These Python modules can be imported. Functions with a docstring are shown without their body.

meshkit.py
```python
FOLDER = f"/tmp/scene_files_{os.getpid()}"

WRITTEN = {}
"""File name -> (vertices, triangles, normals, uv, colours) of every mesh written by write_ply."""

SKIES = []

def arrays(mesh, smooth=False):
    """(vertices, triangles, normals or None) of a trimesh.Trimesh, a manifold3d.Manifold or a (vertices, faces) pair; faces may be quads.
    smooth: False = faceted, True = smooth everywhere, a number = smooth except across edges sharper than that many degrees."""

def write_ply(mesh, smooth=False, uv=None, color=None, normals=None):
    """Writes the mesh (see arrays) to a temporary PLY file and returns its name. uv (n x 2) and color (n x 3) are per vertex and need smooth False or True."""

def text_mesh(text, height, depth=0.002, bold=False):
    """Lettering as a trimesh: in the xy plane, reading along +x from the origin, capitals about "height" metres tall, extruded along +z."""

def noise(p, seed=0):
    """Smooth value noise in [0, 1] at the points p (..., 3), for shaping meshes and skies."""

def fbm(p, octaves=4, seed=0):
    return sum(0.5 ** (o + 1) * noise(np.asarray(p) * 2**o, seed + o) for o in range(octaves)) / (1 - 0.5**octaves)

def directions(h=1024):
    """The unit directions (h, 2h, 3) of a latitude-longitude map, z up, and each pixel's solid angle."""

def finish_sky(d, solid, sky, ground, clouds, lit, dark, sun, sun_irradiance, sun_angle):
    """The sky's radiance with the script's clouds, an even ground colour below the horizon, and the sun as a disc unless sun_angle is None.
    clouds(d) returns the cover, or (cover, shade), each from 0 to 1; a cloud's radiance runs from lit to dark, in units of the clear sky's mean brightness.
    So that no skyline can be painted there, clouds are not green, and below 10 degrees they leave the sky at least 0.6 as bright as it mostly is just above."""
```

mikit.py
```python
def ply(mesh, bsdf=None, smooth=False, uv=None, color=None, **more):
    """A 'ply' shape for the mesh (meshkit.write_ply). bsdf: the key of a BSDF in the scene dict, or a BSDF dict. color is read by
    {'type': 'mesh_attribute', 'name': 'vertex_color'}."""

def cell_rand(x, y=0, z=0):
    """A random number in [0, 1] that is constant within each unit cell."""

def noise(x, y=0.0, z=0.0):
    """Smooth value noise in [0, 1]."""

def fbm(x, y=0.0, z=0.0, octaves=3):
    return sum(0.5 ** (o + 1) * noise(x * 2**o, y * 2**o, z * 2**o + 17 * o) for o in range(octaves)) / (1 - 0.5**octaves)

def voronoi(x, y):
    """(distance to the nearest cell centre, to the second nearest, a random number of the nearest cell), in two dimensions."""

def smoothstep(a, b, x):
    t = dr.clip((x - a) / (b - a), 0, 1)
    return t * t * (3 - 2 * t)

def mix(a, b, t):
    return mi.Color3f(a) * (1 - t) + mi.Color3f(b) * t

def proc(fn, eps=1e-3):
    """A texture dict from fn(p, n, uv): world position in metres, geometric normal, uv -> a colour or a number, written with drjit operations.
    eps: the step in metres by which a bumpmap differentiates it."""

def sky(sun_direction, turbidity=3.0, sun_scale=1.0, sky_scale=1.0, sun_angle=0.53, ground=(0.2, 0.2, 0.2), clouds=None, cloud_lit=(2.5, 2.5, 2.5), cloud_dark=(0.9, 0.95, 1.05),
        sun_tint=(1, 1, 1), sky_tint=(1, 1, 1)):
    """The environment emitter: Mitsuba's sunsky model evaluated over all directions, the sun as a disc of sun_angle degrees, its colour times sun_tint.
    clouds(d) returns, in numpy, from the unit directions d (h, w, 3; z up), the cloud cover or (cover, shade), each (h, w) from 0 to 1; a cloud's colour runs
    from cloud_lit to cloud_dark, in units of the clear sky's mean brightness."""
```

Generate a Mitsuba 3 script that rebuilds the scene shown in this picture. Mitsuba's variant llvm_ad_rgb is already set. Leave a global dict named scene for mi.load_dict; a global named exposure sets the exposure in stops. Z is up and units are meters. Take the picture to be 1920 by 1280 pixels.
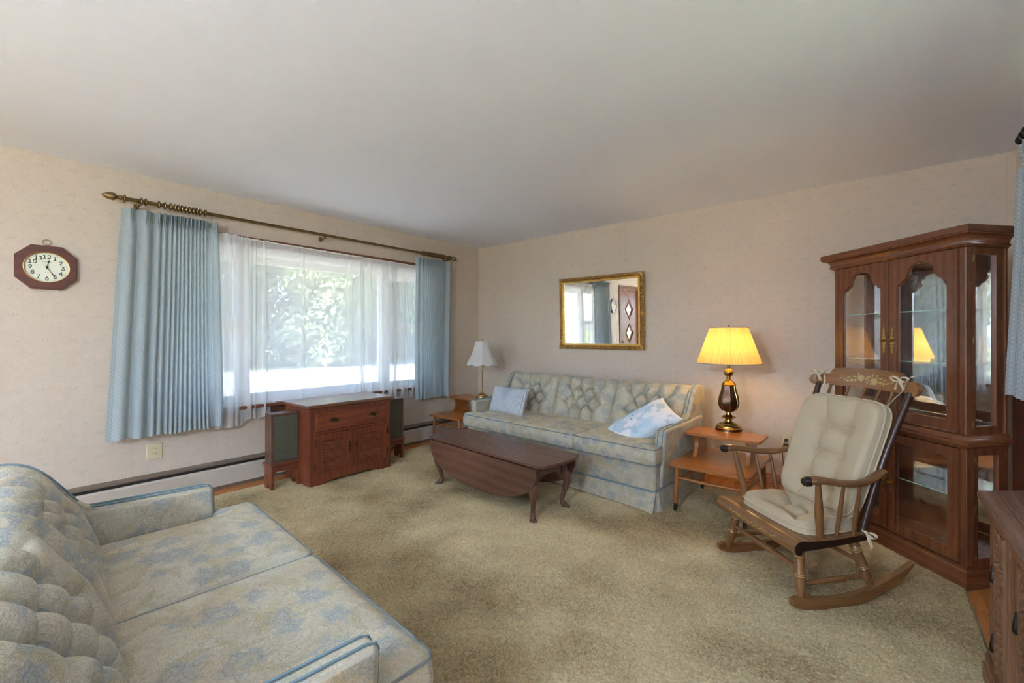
import math, random, numpy as np, trimesh, drjit as dr, mitsuba as mi, mikit, meshkit
import manifold3d as m3
from shapely.geometry import Polygon, Point, box as sbox
from shapely.ops import unary_union
from shapely.geometry.polygon import orient as _ori
from mikit import noise, fbm, voronoi, cell_rand, smoothstep, mix, proc
T = mi.ScalarTransform4f
scene, labels = {}, {}
random.seed(7); rng = np.random.default_rng(7)
# ------------------------------------------------------------------ camera, sky, lights, exposure
YAW = math.radians(40.2)
CAM = (0.0, 0.0, 1.25)
scene['camera'] = {'type': 'perspective', 'fov': 2*math.degrees(math.atan(960/815.0)), 'fov_axis': 'x', 'near_clip': 0.05, 'far_clip': 500.0,
    'principal_point_offset_y': 10/1280.0,
    'to_world': T().look_at(origin=list(CAM), target=[-math.sin(YAW), math.cos(YAW), 1.25], up=[0, 0, 1])}
SUN = (-0.03, -0.72, 0.69)
scene['sky'] = mikit.sky(SUN, turbidity=3.5, sun_scale=1.5, sky_scale=2.1, ground=(0.25, 0.25, 0.24), sun_tint=(0.80, 0.95, 1.17), sky_tint=(0.86, 0.97, 1.10))
exposure = 3.88
FILL_GLOBE = 14.0  # radiance of the added fill lamp behind the camera
BULB = 10.5

def lin(h):
    if isinstance(h, str):
        h = tuple(int(h[i:i+2], 16) for i in (1, 3, 5))
    return tuple(((c/255)/12.92 if c/255 <= 0.04045 else ((c/255+0.055)/1.055)**2.4) for c in h)
def rgb(h): return {'type': 'rgb', 'value': list(lin(h))}

# ------------------------------------------------------------------ mesh helpers
TM = trimesh.Trimesh
def cat(*ms): return trimesh.util.concatenate(list(ms))
def cbox(x0, x1, y0, y1, z0, z1, c=0.003):
    """box with chamfered edges"""
    c = min(c, (x1-x0)*.45, (y1-y0)*.45, (z1-z0)*.45)
    pts = []
    for x, sx in ((x0, 1), (x1, -1)):
        for y, sy in ((y0, 1), (y1, -1)):
            for z, sz in ((z0, 1), (z1, -1)):
                pts += [(x, y+sy*c, z+sz*c), (x+sx*c, y, z+sz*c), (x+sx*c, y+sy*c, z)]
    return trimesh.convex.convex_hull(np.array(pts))
def rbox(x0, x1, y0, y1, z0, z1, r=0.01, n=2):
    """box with rounded edges: hull of eight small spheres"""
    s = trimesh.creation.icosphere(subdivisions=n, radius=r).vertices
    pts = [s+np.array([x, y, z]) for x in (x0+r, x1-r) for y in (y0+r, y1-r) for z in (z0+r, z1-r)]
    return trimesh.convex.convex_hull(np.vstack(pts))
def lathe(prof, n=24, axis='z', ribs=None):
    """revolve (radius, height) points about z; ribs(theta) scales the radius"""
    p = np.array(prof, float); th = np.linspace(0, 2*np.pi, n, endpoint=False)
    k = np.ones(n) if ribs is None else np.array([ribs(t) for t in th])
    v = np.stack([p[:, None, 0]*np.cos(th)*k, p[:, None, 0]*np.sin(th)*k, np.repeat(p[:, 1:2], n, 1)], -1)
    f = []
    m = len(p)
    for i in range(m-1):
        for j in range(n):
            a, b, c, d = i*n+j, i*n+(j+1) % n, (i+1)*n+(j+1) % n, (i+1)*n+j
            f += [(a, b, c), (a, c, d)]
    v = v.reshape(-1, 3)
    v = np.vstack([v, [[0, 0, p[0, 1]], [0, 0, p[-1, 1]]]])
    for j in range(n):
        f += [(m*n, (j+1) % n, j), (m*n+1, (m-1)*n+j, (m-1)*n+(j+1) % n)]
    me = TM(v, np.array(f), process=False)
    return orient(me, axis)
def orient(me, axis):
    me = me.copy()
    if axis == 'x': me.vertices = me.vertices[:, [2, 0, 1]]
    if axis == 'y': me.vertices = me.vertices[:, [1, 2, 0]]
    return me
def spline(pts, n=12, closed=False):
    from scipy.interpolate import CubicSpline
    p = np.array(pts, float)
    if closed: p = np.vstack([p, p[:1]])
    t = np.r_[0, np.cumsum(np.linalg.norm(np.diff(p, axis=0), axis=1))]
    cs = CubicSpline(t, p, bc_type='periodic' if closed else 'natural')
    q = cs(np.linspace(0, t[-1], n*(len(p)-1)+1))
    return q[:-1] if closed else q
def tube(pts, r, seg=8, closed=False, cap=True, flat=None):
    """round tube along points; r a number or one radius per point; flat=(a,b,up): elliptical section, b along 'up'"""
    p = np.array(pts, float); n = len(p)
    R = np.full(n, r, float) if np.isscalar(r) else np.array(r, float)
    d = (np.roll(p, -1, 0)-np.roll(p, 1, 0)) if closed else np.gradient(p, axis=0)
    d /= np.linalg.norm(d, axis=1, keepdims=True)+1e-12
    up = np.array([0, 0, 1.0]) if abs(d[0, 2]) < 0.9 else np.array([1.0, 0, 0])
    if flat is not None: up = np.array(flat[2], float)
    th = np.linspace(0, 2*np.pi, seg, endpoint=False)
    v = []; u = np.cross(d[0], np.cross(up, d[0])); u /= np.linalg.norm(u)
    for i in range(n):
        if flat is not None: u = up-d[i]*(up@d[i])
        else: u = u-d[i]*(u@d[i])
        u /= np.linalg.norm(u)+1e-12; w = np.cross(d[i], u)
        a, b = (R[i], R[i]) if flat is None else (R[i]*flat[0], R[i]*flat[1])
        v.append(p[i]+np.outer(np.cos(th)*a, w)+np.outer(np.sin(th)*b, u))
    v = np.vstack(v); f = []
    for i in range(n if closed else n-1):
        k = (i+1) % n
        for j in range(seg):
            q = (j+1) % seg
            f += [(i*seg+j, i*seg+q, k*seg+q), (i*seg+j, k*seg+q, k*seg+j)]
    if not closed and cap:
        v = np.vstack([v, p[:1], p[-1:]]); c0, c1 = len(v)-2, len(v)-1
        for j in range(seg):
            q = (j+1) % seg
            f += [(c0, q, j), (c1, (n-1)*seg+j, (n-1)*seg+q)]
    return TM(v, np.array(f), process=False)
def extr(poly, h, plane='xy', at=0.0):
    """extrude a shapely polygon (or point list): plane 'xy' -> along z; 'xz' -> along y; 'yz' -> along x, starting at 'at'"""
    if not hasattr(poly, 'exterior'): poly = Polygon(poly)
    me = trimesh.creation.extrude_polygon(poly, h, engine='earcut')
    v = me.vertices.copy()
    if plane == 'xy': me.vertices = v+[0, 0, at]
    elif plane == 'xz':
        me.vertices = np.stack([v[:, 0], v[:, 2]+at, v[:, 1]], 1); me.invert()
    else: me.vertices = np.stack([v[:, 2]+at, v[:, 0], v[:, 1]], 1)
    return me
def refine(me, length):
    m = m3.Manifold(m3.Mesh(np.asarray(me.vertices, np.float32), np.asarray(me.faces, np.uint32)))
    o = m.refine_to_length(length).to_mesh()
    return TM(o.vert_properties[:, :3].astype(float), o.tri_verts.astype(int), process=False)
def grid(P, close_u=False, flip=False):
    """(a,b,3) array of points -> open surface"""
    P = np.asarray(P, float); a, b = P.shape[:2]
    i, j = np.meshgrid(np.arange(a if close_u else a-1), np.arange(b-1), indexing='ij')
    k = (i+1) % a
    q = np.stack([i*b+j, k*b+j, k*b+j+1, i*b+j+1], -1).reshape(-1, 4)
    f = np.vstack([q[:, [0, 1, 2]], q[:, [0, 2, 3]]])
    if flip: f = f[:, ::-1]
    return TM(P.reshape(-1, 3), f, process=False)
def solidify(P, t, flip=False):
    """closed thin sheet of thickness t from a (a,b,3) grid"""
    P = np.asarray(P, float); a, b = P.shape[:2]
    du = np.gradient(P, axis=0); dv = np.gradient(P, axis=1)
    n = np.cross(du, dv); n /= np.linalg.norm(n, axis=-1, keepdims=True)+1e-12
    if flip: n = -n
    A, B = grid(P+n*t/2, flip=flip), grid(P-n*t/2, flip=not flip)
    rim = [(i, 0) for i in range(a)]+[(a-1, j) for j in range(1, b)]+[(i, b-1) for i in range(a-2, -1, -1)]+[(0, j) for j in range(b-2, 0, -1)]
    idx = np.array([i*b+j for i, j in rim]); nxt = np.roll(idx, -1); o = a*b
    f = np.vstack([np.stack([idx, idx+o, nxt+o], 1), np.stack([idx, nxt+o, nxt], 1)])
    if flip: f = f[:, ::-1]
    return TM(np.vstack([A.vertices, B.vertices]), np.vstack([A.faces, B.faces+o, f]), process=False)
def move(me, x=0, y=0, z=0, rx=0, ry=0, rz=0):
    me = me.copy(); M = np.eye(4)
    for ang, ax in ((rx, [1, 0, 0]), (ry, [0, 1, 0]), (rz, [0, 0, 1])):
        if ang: M = trimesh.transformations.rotation_matrix(math.radians(ang), ax) @ M
    M[:3, 3] = (x, y, z)
    me.apply_transform(M); return me
def mirx(me):
    me = me.copy(); me.vertices = me.vertices*[-1, 1, 1]; me.invert(); return me

# ------------------------------------------------------------------ scene helpers
G = [np.eye(4)]
def frame(x=0, y=0, z=0, deg=0):
    M = trimesh.transformations.rotation_matrix(math.radians(deg), [0, 0, 1]); M[:3, 3] = (x, y, z); G[0] = M
def numbered(key):
    if key not in scene and key not in labels: return key
    i = 1
    while f'{key}_{i:03d}' in scene or f'{key}_{i:03d}' in labels: i += 1
    return f'{key}_{i:03d}'
def thing(name, label, category, group=None):
    k = numbered(name); labels[k] = {'label': label, 'category': category}
    if group: labels[k]['group'] = group
    return k
AX = {'x': 0, 'y': 1, 'z': 2}
def put(name, me, mat, parent=None, smooth=35, grain=None, uv=None, label=None, kind=None, **more):
    """one entry of the scene: mesh in the current frame; grain: axis of the wood (uv = along, across)"""
    key = numbered((parent+'__' if parent else '')+name)
    if uv is None or callable(uv):
        if me.is_watertight and me.volume < 0: me = me.copy(); me.invert()
    if smooth not in (True, False):
        me = trimesh.graph.smooth_shade(me, angle=math.radians(smooth), facet_minarea=None); sm = True
    else: sm = smooth
    v = np.asarray(me.vertices)
    if grain is not None:
        a = AX[grain]; o = [i for i in range(3) if i != a]; off = rng.uniform(0, 9, 2)
        uv = np.stack([v[:, a]+off[0], v[:, o[0]]+0.83*v[:, o[1]]+off[1]], 1)
    elif callable(uv):
        mm = TM(v, me.faces, process=False); uv = uv(v, mm.vertex_normals)
    w = v @ G[0][:3, :3].T+G[0][:3, 3]
    scene[key] = mikit.ply(TM(w, me.faces, process=False), mat, smooth=sm, uv=uv, **more)
    if label or kind:
        labels[key] = {}
        if label: labels[key]['label'] = label
        if kind: labels[key]['kind'] = kind
    return key
def solo(name, me, mat, label, category, group=None, **kw):
    k = put(name, me, mat, **kw); labels[k] = {'label': label, 'category': category}
    if group: labels[k]['group'] = group
    return k
def again(name, src, M, parent=None):
    """another entry with the shape of src, moved by the world matrix M"""
    key = numbered((parent+'__' if parent else '')+name)
    scene[key] = {**scene[src], 'to_world': T(np.asarray(M, float))}
    return key
def struct(name, me, mat, label=None, parent=None, **kw):
    k = put(name, me, mat, parent=parent, **kw)
    if parent is None:
        labels[k] = {'kind': 'structure'}
        if label: labels[k]['label'] = label
    return k

# ------------------------------------------------------------------ materials
def bsdf(key, d):
    if d['type'] == 'principled' and 'spec_trans' not in d: d = {'type': 'twosided', 'bsdf': d}
    scene[key] = d; return key
def plastic(key, col, rough=0.4, spec=0.5, **kw):
    return bsdf(key, {'type': 'principled', 'base_color': rgb(col) if not isinstance(col, dict) else col, 'roughness': rough, 'specular': spec, **kw})
def metal(key, col, rough=0.3):
    return bsdf(key, {'type': 'principled', 'base_color': rgb(col) if not isinstance(col, dict) else col, 'roughness': rough, 'metallic': 1.0})
def wood(key, dark, light, rough=0.35, freq=1.0, spec=0.5, coat=0.0, ring_=0.20, cg=0.85):
    D, L = lin(dark), lin(light)
    def fn(p, n, uv):
        u, v = uv.x, uv.y
        w = fbm(u*0.8*freq, v*7*freq, 3.1, 3)
        ring = 0.5+0.5*dr.sin(15*w+v*120*freq)
        fine = noise(u*22*freq, v*420*freq)
        broad = fbm(u*2.2, v*3.4, 7.7, 2)
        t = ring_*ring+0.30*fine+0.58*broad+(0.12-ring_)*0.5-0.07
        c = mix(D, L, dr.clip(t, 0, 1))
        pore = smoothstep(0.80, 0.95, noise(u*30*freq, v*700*freq, 4.4))
        return c*(1-0.30*pore)
    return bsdf(key, {'type': 'principled', 'base_color': proc(fn), 'roughness': rough, 'specular': spec, 'clearcoat': coat, 'clearcoat_gloss': cg})

wood('cherry_red', '#4b2116', '#8b4a2e', 0.32, coat=0.3)
wood('walnut_table', '#38221a', '#775340', 0.30, coat=0.35)
wood('china_wood', '#472615', '#8b5534', 0.30, coat=0.4)
wood('honey_wood', '#7c421b', '#b4763a', 0.22, coat=0.6, ring_=0.06)
wood('rocker_wood', '#52331b', '#8f643b', 0.30, coat=0.4)
wood('sideboard_wood', '#4c3020', '#8d6548', 0.34, coat=0.25)
wood('clock_wood', '#43201a', '#6e3a2a', 0.25, coat=0.5)
wood('oak_floor', '#96582c', '#c98a4f', 0.28, coat=0.4)
wood('trim_wood', '#5a3626', '#805038', 0.45)
plastic('dark_wood', '#23140e', 0.35)
plastic('post_wood', '#3a251a', 0.28)
wood('gloss_top', '#4a281a', '#87573c', 0.05, coat=1.0, spec=1.0, cg=0.98)
metal('dark_brass', '#5a4a34', 0.4)
plastic('white_paint', '#e9e8e4', 0.45)
plastic('heater_paint', '#bdb2a3', 0.42)
plastic('heater_dark', '#6e5f52', 0.45)
plastic('slot_black', '#171412', 0.6)
plastic('outlet_ivory', '#cdbf9d', 0.4)
plastic('outlet_hole', '#3a3024', 0.6)
plastic('cord_brown', '#4c3524', 0.5)
plastic('black_rubber', '#1b1918', 0.5)
plastic('ink', '#33322c', 0.6)
plastic('ink_soft', '#8d8f80', 0.6)
plastic('dial_white', '#dadcc8', 0.5)
plastic('piping_blue', '#6b7f86', 0.8, 0.2)
plastic('piping_grey', '#6f7778', 0.8, 0.2)
plastic('piping_beige', '#b8a88c', 0.8, 0.2)
plastic('button_cloth', '#a9a894', 0.8, 0.2)
plastic('flex_ribbon', '#c8b89c', 0.85, 0.2)
metal('brass', '#a98a4c', 0.22)
metal('brass_pale', '#b09560', 0.28)
metal('antique_brass', '#8d7650', 0.42)
metal('bronze_lamp', '#6a5044', 0.30)
metal('iron_black', '#2c2824', 0.45)
metal('pewter_pull', '#3c3733', 0.38)
metal('gold_bright', '#c9a35a', 0.32)
bsdf('mirror_glass', {'type': 'conductor', 'material': 'Ag'})
bsdf('clear_glass', {'type': 'thindielectric', 'int_ior': 1.5})
bsdf('shelf_glass', {'type': 'principled', 'base_color': rgb('#9fc0b8'), 'roughness': 0.1, 'specular': 0.5})
plastic('mirror_rim', '#c9b27a', 0.35)

def goldleaf(p, n, uv):
    t = noise(p.x*260, p.y*260, p.z*260)
    return mix(lin('#7a4c18'), lin('#e6c078'), smoothstep(0.25, 0.75, t))
bsdf('gold_ornament', {'type': 'principled', 'base_color': proc(goldleaf), 'roughness': 0.35, 'metallic': 0.85})

# wallpaper: faint sprigs in half-drop repeat, seams every 0.53 m
def wallpaper(p, n, uv):
    a = dr.select(dr.abs(n.x) > 0.5, p.y, p.x); z = p.z
    base = mix(lin('#c4b4a1'), lin('#c9baa9'), fbm(a*60, z*60, 1.0, 2))
    m = mi.Float(0)
    for ox, oz, s in ((0.0, 0.0, 1.0), (0.065, 0.0815, 0.72)):
        ca, cz = dr.floor((a+ox)/0.13), dr.floor((z+oz)/0.163)
        jit = cell_rand(ca, cz, 5+ox*100)
        x = (a+ox)/0.13-ca-0.5; y = (z+oz)/0.163-cz-0.5
        x = x*0.13/s; y = y*0.163/s+0.016
        r = dr.sqrt(x*x+y*y); th = dr.atan2(x, y)+(jit-0.5)*0.5
        ray_ = smoothstep(0.55, 0.95, dr.cos(th*7.0+r*40))*smoothstep(1.25, 0.9, dr.abs(th))
        m = dr.maximum(m, ray_*smoothstep(0.004, 0.012, r)*smoothstep(0.036, 0.022, r)*(0.55+0.45*noise(a*400, z*400)))
    seam = dr.abs(a/0.53+0.31-dr.floor(a/0.53+0.31)-0.5)
    line = smoothstep(0.004, 0.0015, seam)
    c = mix(base, lin('#948b80'), 0.48*m)
    return c*(1-0.10*line)
bsdf('wallpaper', {'type': 'principled', 'base_color': proc(wallpaper), 'roughness': 0.62, 'specular': 0.35})
def plaster(p, n, uv):
    return mix(lin('#e6ecf7'), lin('#e9eff9'), fbm(p.x*3, p.y*3, 0.5, 3))
bsdf('ceiling_paint', {'type': 'diffuse', 'reflectance': proc(plaster)})

# floral damask of the sofa and the loveseat (uv in metres)
def damask(p, n, uv):
    u0, v0 = uv.x, uv.y
    wa = noise(u0*13, v0*13, 1.0)-0.5; wb = noise(u0*13, v0*13, 9.0)-0.5
    wc = noise(u0*42, v0*42, 4.0)-0.5; wd = noise(u0*42, v0*42, 14.0)-0.5
    u = u0+0.030*wa+0.013*wc; v = v0+0.030*wb+0.013*wd
    weave = noise(u0*620, v0*620)
    c = mix(lin('#a39b86'), lin('#bfb7a5'), 0.55*fbm(u*26, v*26, 2.0, 2)+0.45*weave)
    sw = fbm(u*10, v*10, 5.0, 3)*11
    ln = dr.abs(sw-dr.floor(sw)-0.5)
    c = mix(c, lin('#938c70'), 0.50*smoothstep(0.13, 0.03, ln)*smoothstep(0.35, 0.6, noise(u*8, v*8, 2.2)))
    S = 0.122
    gu, gv = dr.floor(u/S), dr.floor(v/S)
    leaf = mi.Float(0); lline = mi.Float(0); fl = mi.Float(0); fline = mi.Float(0)
    for i in (-1, 0, 1):
        for j in (-1, 0, 1):
            a, b = gu+i, gv+j
            k = cell_rand(a, b, 11)
            x = u-(a+0.2+0.6*cell_rand(a, b, 1))*S; y = v-(b+0.2+0.6*cell_rand(a, b, 2))*S
            r = dr.sqrt(x*x+y*y)+1e-6; th = dr.atan2(y, x)
            ph = k*6.28
            pet = 0.80+0.17*dr.cos(5*th+ph)+0.08*dr.cos(13*th-ph)
            t = r/((0.038+0.028*k)*pet)+dr.select(cell_rand(a, b, 3) < 0.72, 0.0, 9.0)
            m = smoothstep(1.08, 0.80, t)
            # petal outlines, one inside the other, and creases between the petals
            ln_ = dr.maximum(smoothstep(0.07, 0.02, dr.abs(t-0.97)), dr.maximum(smoothstep(0.07, 0.02, dr.abs(t-0.68-0.05*dr.cos(5*th+ph+3.1))), smoothstep(0.09, 0.03, dr.abs(t-0.36))))
            ln_ = dr.maximum(ln_, 0.7*smoothstep(-0.86, -0.99, dr.cos(5*th+ph))*smoothstep(1.0, 0.9, t))
            ln_ = dr.maximum(ln_, 0.6*smoothstep(0.55, 0.95, dr.cos(31*th+20*t))*m*smoothstep(0.3, 0.6, t))
            fline = dr.select(m > fl, ln_*m, fline); fl = dr.maximum(fl, m)
            x2 = u-(a+cell_rand(a, b, 6))*S; y2 = v-(b+cell_rand(a, b, 7))*S
            an = cell_rand(a, b, 8)*6.28
            cs, sn = dr.cos(an), dr.sin(an)
            ex = x2*cs+y2*sn; ey = -x2*sn+y2*cs+8.0*ex*ex-0.006
            q = (ex/0.060)**2+(ey/(0.017+0.003*dr.cos(ex*330)))**2
            ml = smoothstep(1.15, 0.75, q)
            l3 = dr.maximum(smoothstep(0.16, 0.05, dr.abs(q-0.95)), dr.maximum(smoothstep(0.0016, 0.0006, dr.abs(ey)), smoothstep(0.5, 0.95, dr.sin(ex*560-dr.abs(ey)*520))))
            lline = dr.select(ml > leaf, l3*ml, lline); leaf = dr.maximum(leaf, ml)
    fade1 = 0.5+0.5*noise(u0*95, v0*95, 3.0); fade2 = 0.5+0.5*noise(u0*80, v0*80, 6.0)
    c = mix(c, lin('#a8a182'), 0.55*leaf*fade2)
    c = mix(c, lin('#857c54'), 0.55*lline*fade2)
    c = mix(c, lin('#949a99'), 0.70*fl*fade1)
    c = mix(c, lin('#6c777b'), 0.60*fline*fade1)
    c = mix(c, lin('#b5a67c'), 0.45*smoothstep(0.36, 0.10, dr.abs(sw*0.5-dr.floor(sw*0.5)-0.5))*smoothstep(0.62, 0.72, noise(u0*15, v0*15, 7.7)))
    s2 = fbm(u0*24+3*wc, v0*24+3*wd, 8.0, 2)*7
    l2 = dr.abs(s2-dr.floor(s2)-0.5)
    c = mix(c, lin('#85846f'), 0.36*smoothstep(0.14, 0.04, l2))
    c = mix(c, lin('#a08a66'), 0.30*smoothstep(0.58, 0.75, fbm(u*7, v*7, 3.3, 2)))
    return c*(0.86+0.28*weave)
bsdf('damask_cloth', {'type': 'principled', 'base_color': proc(damask), 'roughness': 0.68, 'specular': 0.35, 'sheen': 0.35})

# carpet pile
def pile(p, n, uv):
    t = noise(p.x*210, p.y*210, 1.0)
    patch = fbm(p.x*2.7, p.y*2.7, 6.0, 4)
    fine = fbm(p.x*60, p.y*60, 2.0, 2)
    c = mix(lin('#7a6646'), lin('#cbba92'), 0.48*t+0.22*fine+1.20*(patch-0.34))
    return c
bsdf('carpet_pile', {'type': 'principled', 'base_color': proc(pile), 'roughness': 0.95, 'specular': 0.1, 'sheen': 0.3})

# curtain cloth with a small woven figure, translucent
def curtain_cloth(key, a, b, trans):
    A, B = lin(a), lin(b)
    def fn(p, n, uv):
        u, v = uv.x/0.016, uv.y/0.022
        col = dr.floor(u); vv = v+0.5*(col-2*dr.floor(col/2))
        x = u-col-0.5; y = vv-dr.floor(vv)-0.5
        d = smoothstep(0.40, 0.22, dr.abs(x))*smoothstep(0.28, 0.14, dr.abs(y))
        wv = noise(uv.x*1500, uv.y*1500)
        return mix(A, B, 0.75*d)*(0.9+0.2*wv)
    tex = proc(fn)
    return bsdf(key, {'type': 'principledthin', 'base_color': tex, 'roughness': 0.8, 'diff_trans': trans, 'spec_trans': 0.0})
curtain_cloth('blue_drape', '#b1bbbc', '#9baaad', 0.60)
curtain_cloth('pale_drape', '#a9b0b3', '#c3c8ca', 0.30)
def sheer(key, op, col='#dcdbd8'):
    return bsdf(key, {'type': 'mask', 'opacity': op, 'bsdf': {'type': 'principledthin', 'base_color': rgb(col), 'roughness': 0.9, 'diff_trans': 0.85, 'spec_trans': 0.0}})
sheer('sheer_thin', 0.67); sheer('sheer_mid', 0.72); sheer('sheer_dense', 0.82)

def stripes(p, n, uv):
    u, v = uv.x, uv.y
    w = noise(u*900, v*900)
    base = mix(lin('#92979c'), lin('#a3a8ac'), w)
    s = u/0.0165; d = dr.abs(s-dr.floor(s)-0.5)
    dash = v/0.008; dd = 0.6+0.4*smoothstep(0.1, 0.35, dr.abs(dash-dr.floor(dash)-0.5))
    # three triangles without stripes along the long sides
    k = dr.minimum((v+0.10)/0.20, 1.0)
    tri = dr.select((v > -0.02) & (dr.abs(u) < 0.085*dr.maximum(0, (v+0.02)/0.14)*1.1), 0.0, 1.0)
    return mix(base, lin('#dfe0e0'), 0.85*smoothstep(0.20, 0.08, d)*dd*tri)
bsdf('striped_cloth', {'type': 'principled', 'base_color': proc(stripes), 'roughness': 0.85, 'specular': 0.2})
def water(p, n, uv):
    u, v = uv.x, uv.y
    f1 = fbm(u*6, v*9, 2.0, 4); f2 = fbm(u*11+4, v*15, 8.0, 3)
    c = mix(lin('#dedfe2'), lin('#b9ccd8'), smoothstep(0.42, 0.62, f1))
    c = mix(c, lin('#8fb0bf'), 0.6*smoothstep(0.60, 0.72, f2))
    return mix(c, lin('#54737c'), 0.7*smoothstep(0.88, 0.92, fbm(u*30, v*30, 3.0, 2)))
bsdf('watercolour_cloth', {'type': 'principled', 'base_color': proc(water), 'roughness': 0.75, 'specular': 0.3})
def duck(p, n, uv):
    return mix(lin('#aa997d'), lin('#b7a68a'), noise(p.x*800, p.y*800, p.z*800))
bsdf('beige_cloth', {'type': 'principled', 'base_color': proc(duck), 'roughness': 0.8, 'specular': 0.25, 'sheen': 0.2})
def grille(p, n, uv):
    t = noise(p.x*300, p.y*300, p.z*300); s = noise(p.x*330+50, p.y*330, p.z*330)
    c = mix(lin('#31322a'), lin('#605f4c'), t)
    return mix(c, lin('#9c9263'), 0.8*smoothstep(0.70, 0.85, s))
bsdf('grille_cloth', {'type': 'principled', 'base_color': proc(grille), 'roughness': 0.8, 'specular': 0.2})
def shade_streak(p, n, uv):
    return mix(lin('#d0a458'), lin('#dfbf7c'), noise(uv.x*220, uv.y*6, 1.0))
bsdf('shade_warm', {'type': 'principledthin', 'base_color': proc(shade_streak), 'roughness': 0.9, 'diff_trans': 0.62, 'spec_trans': 0.0})
bsdf('shade_white', {'type': 'principledthin', 'base_color': rgb('#e4e0da'), 'roughness': 0.8, 'diff_trans': 0.7, 'spec_trans': 0.0})
plastic('shade_trim', '#a89c8c', 0.8, 0.2)

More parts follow.
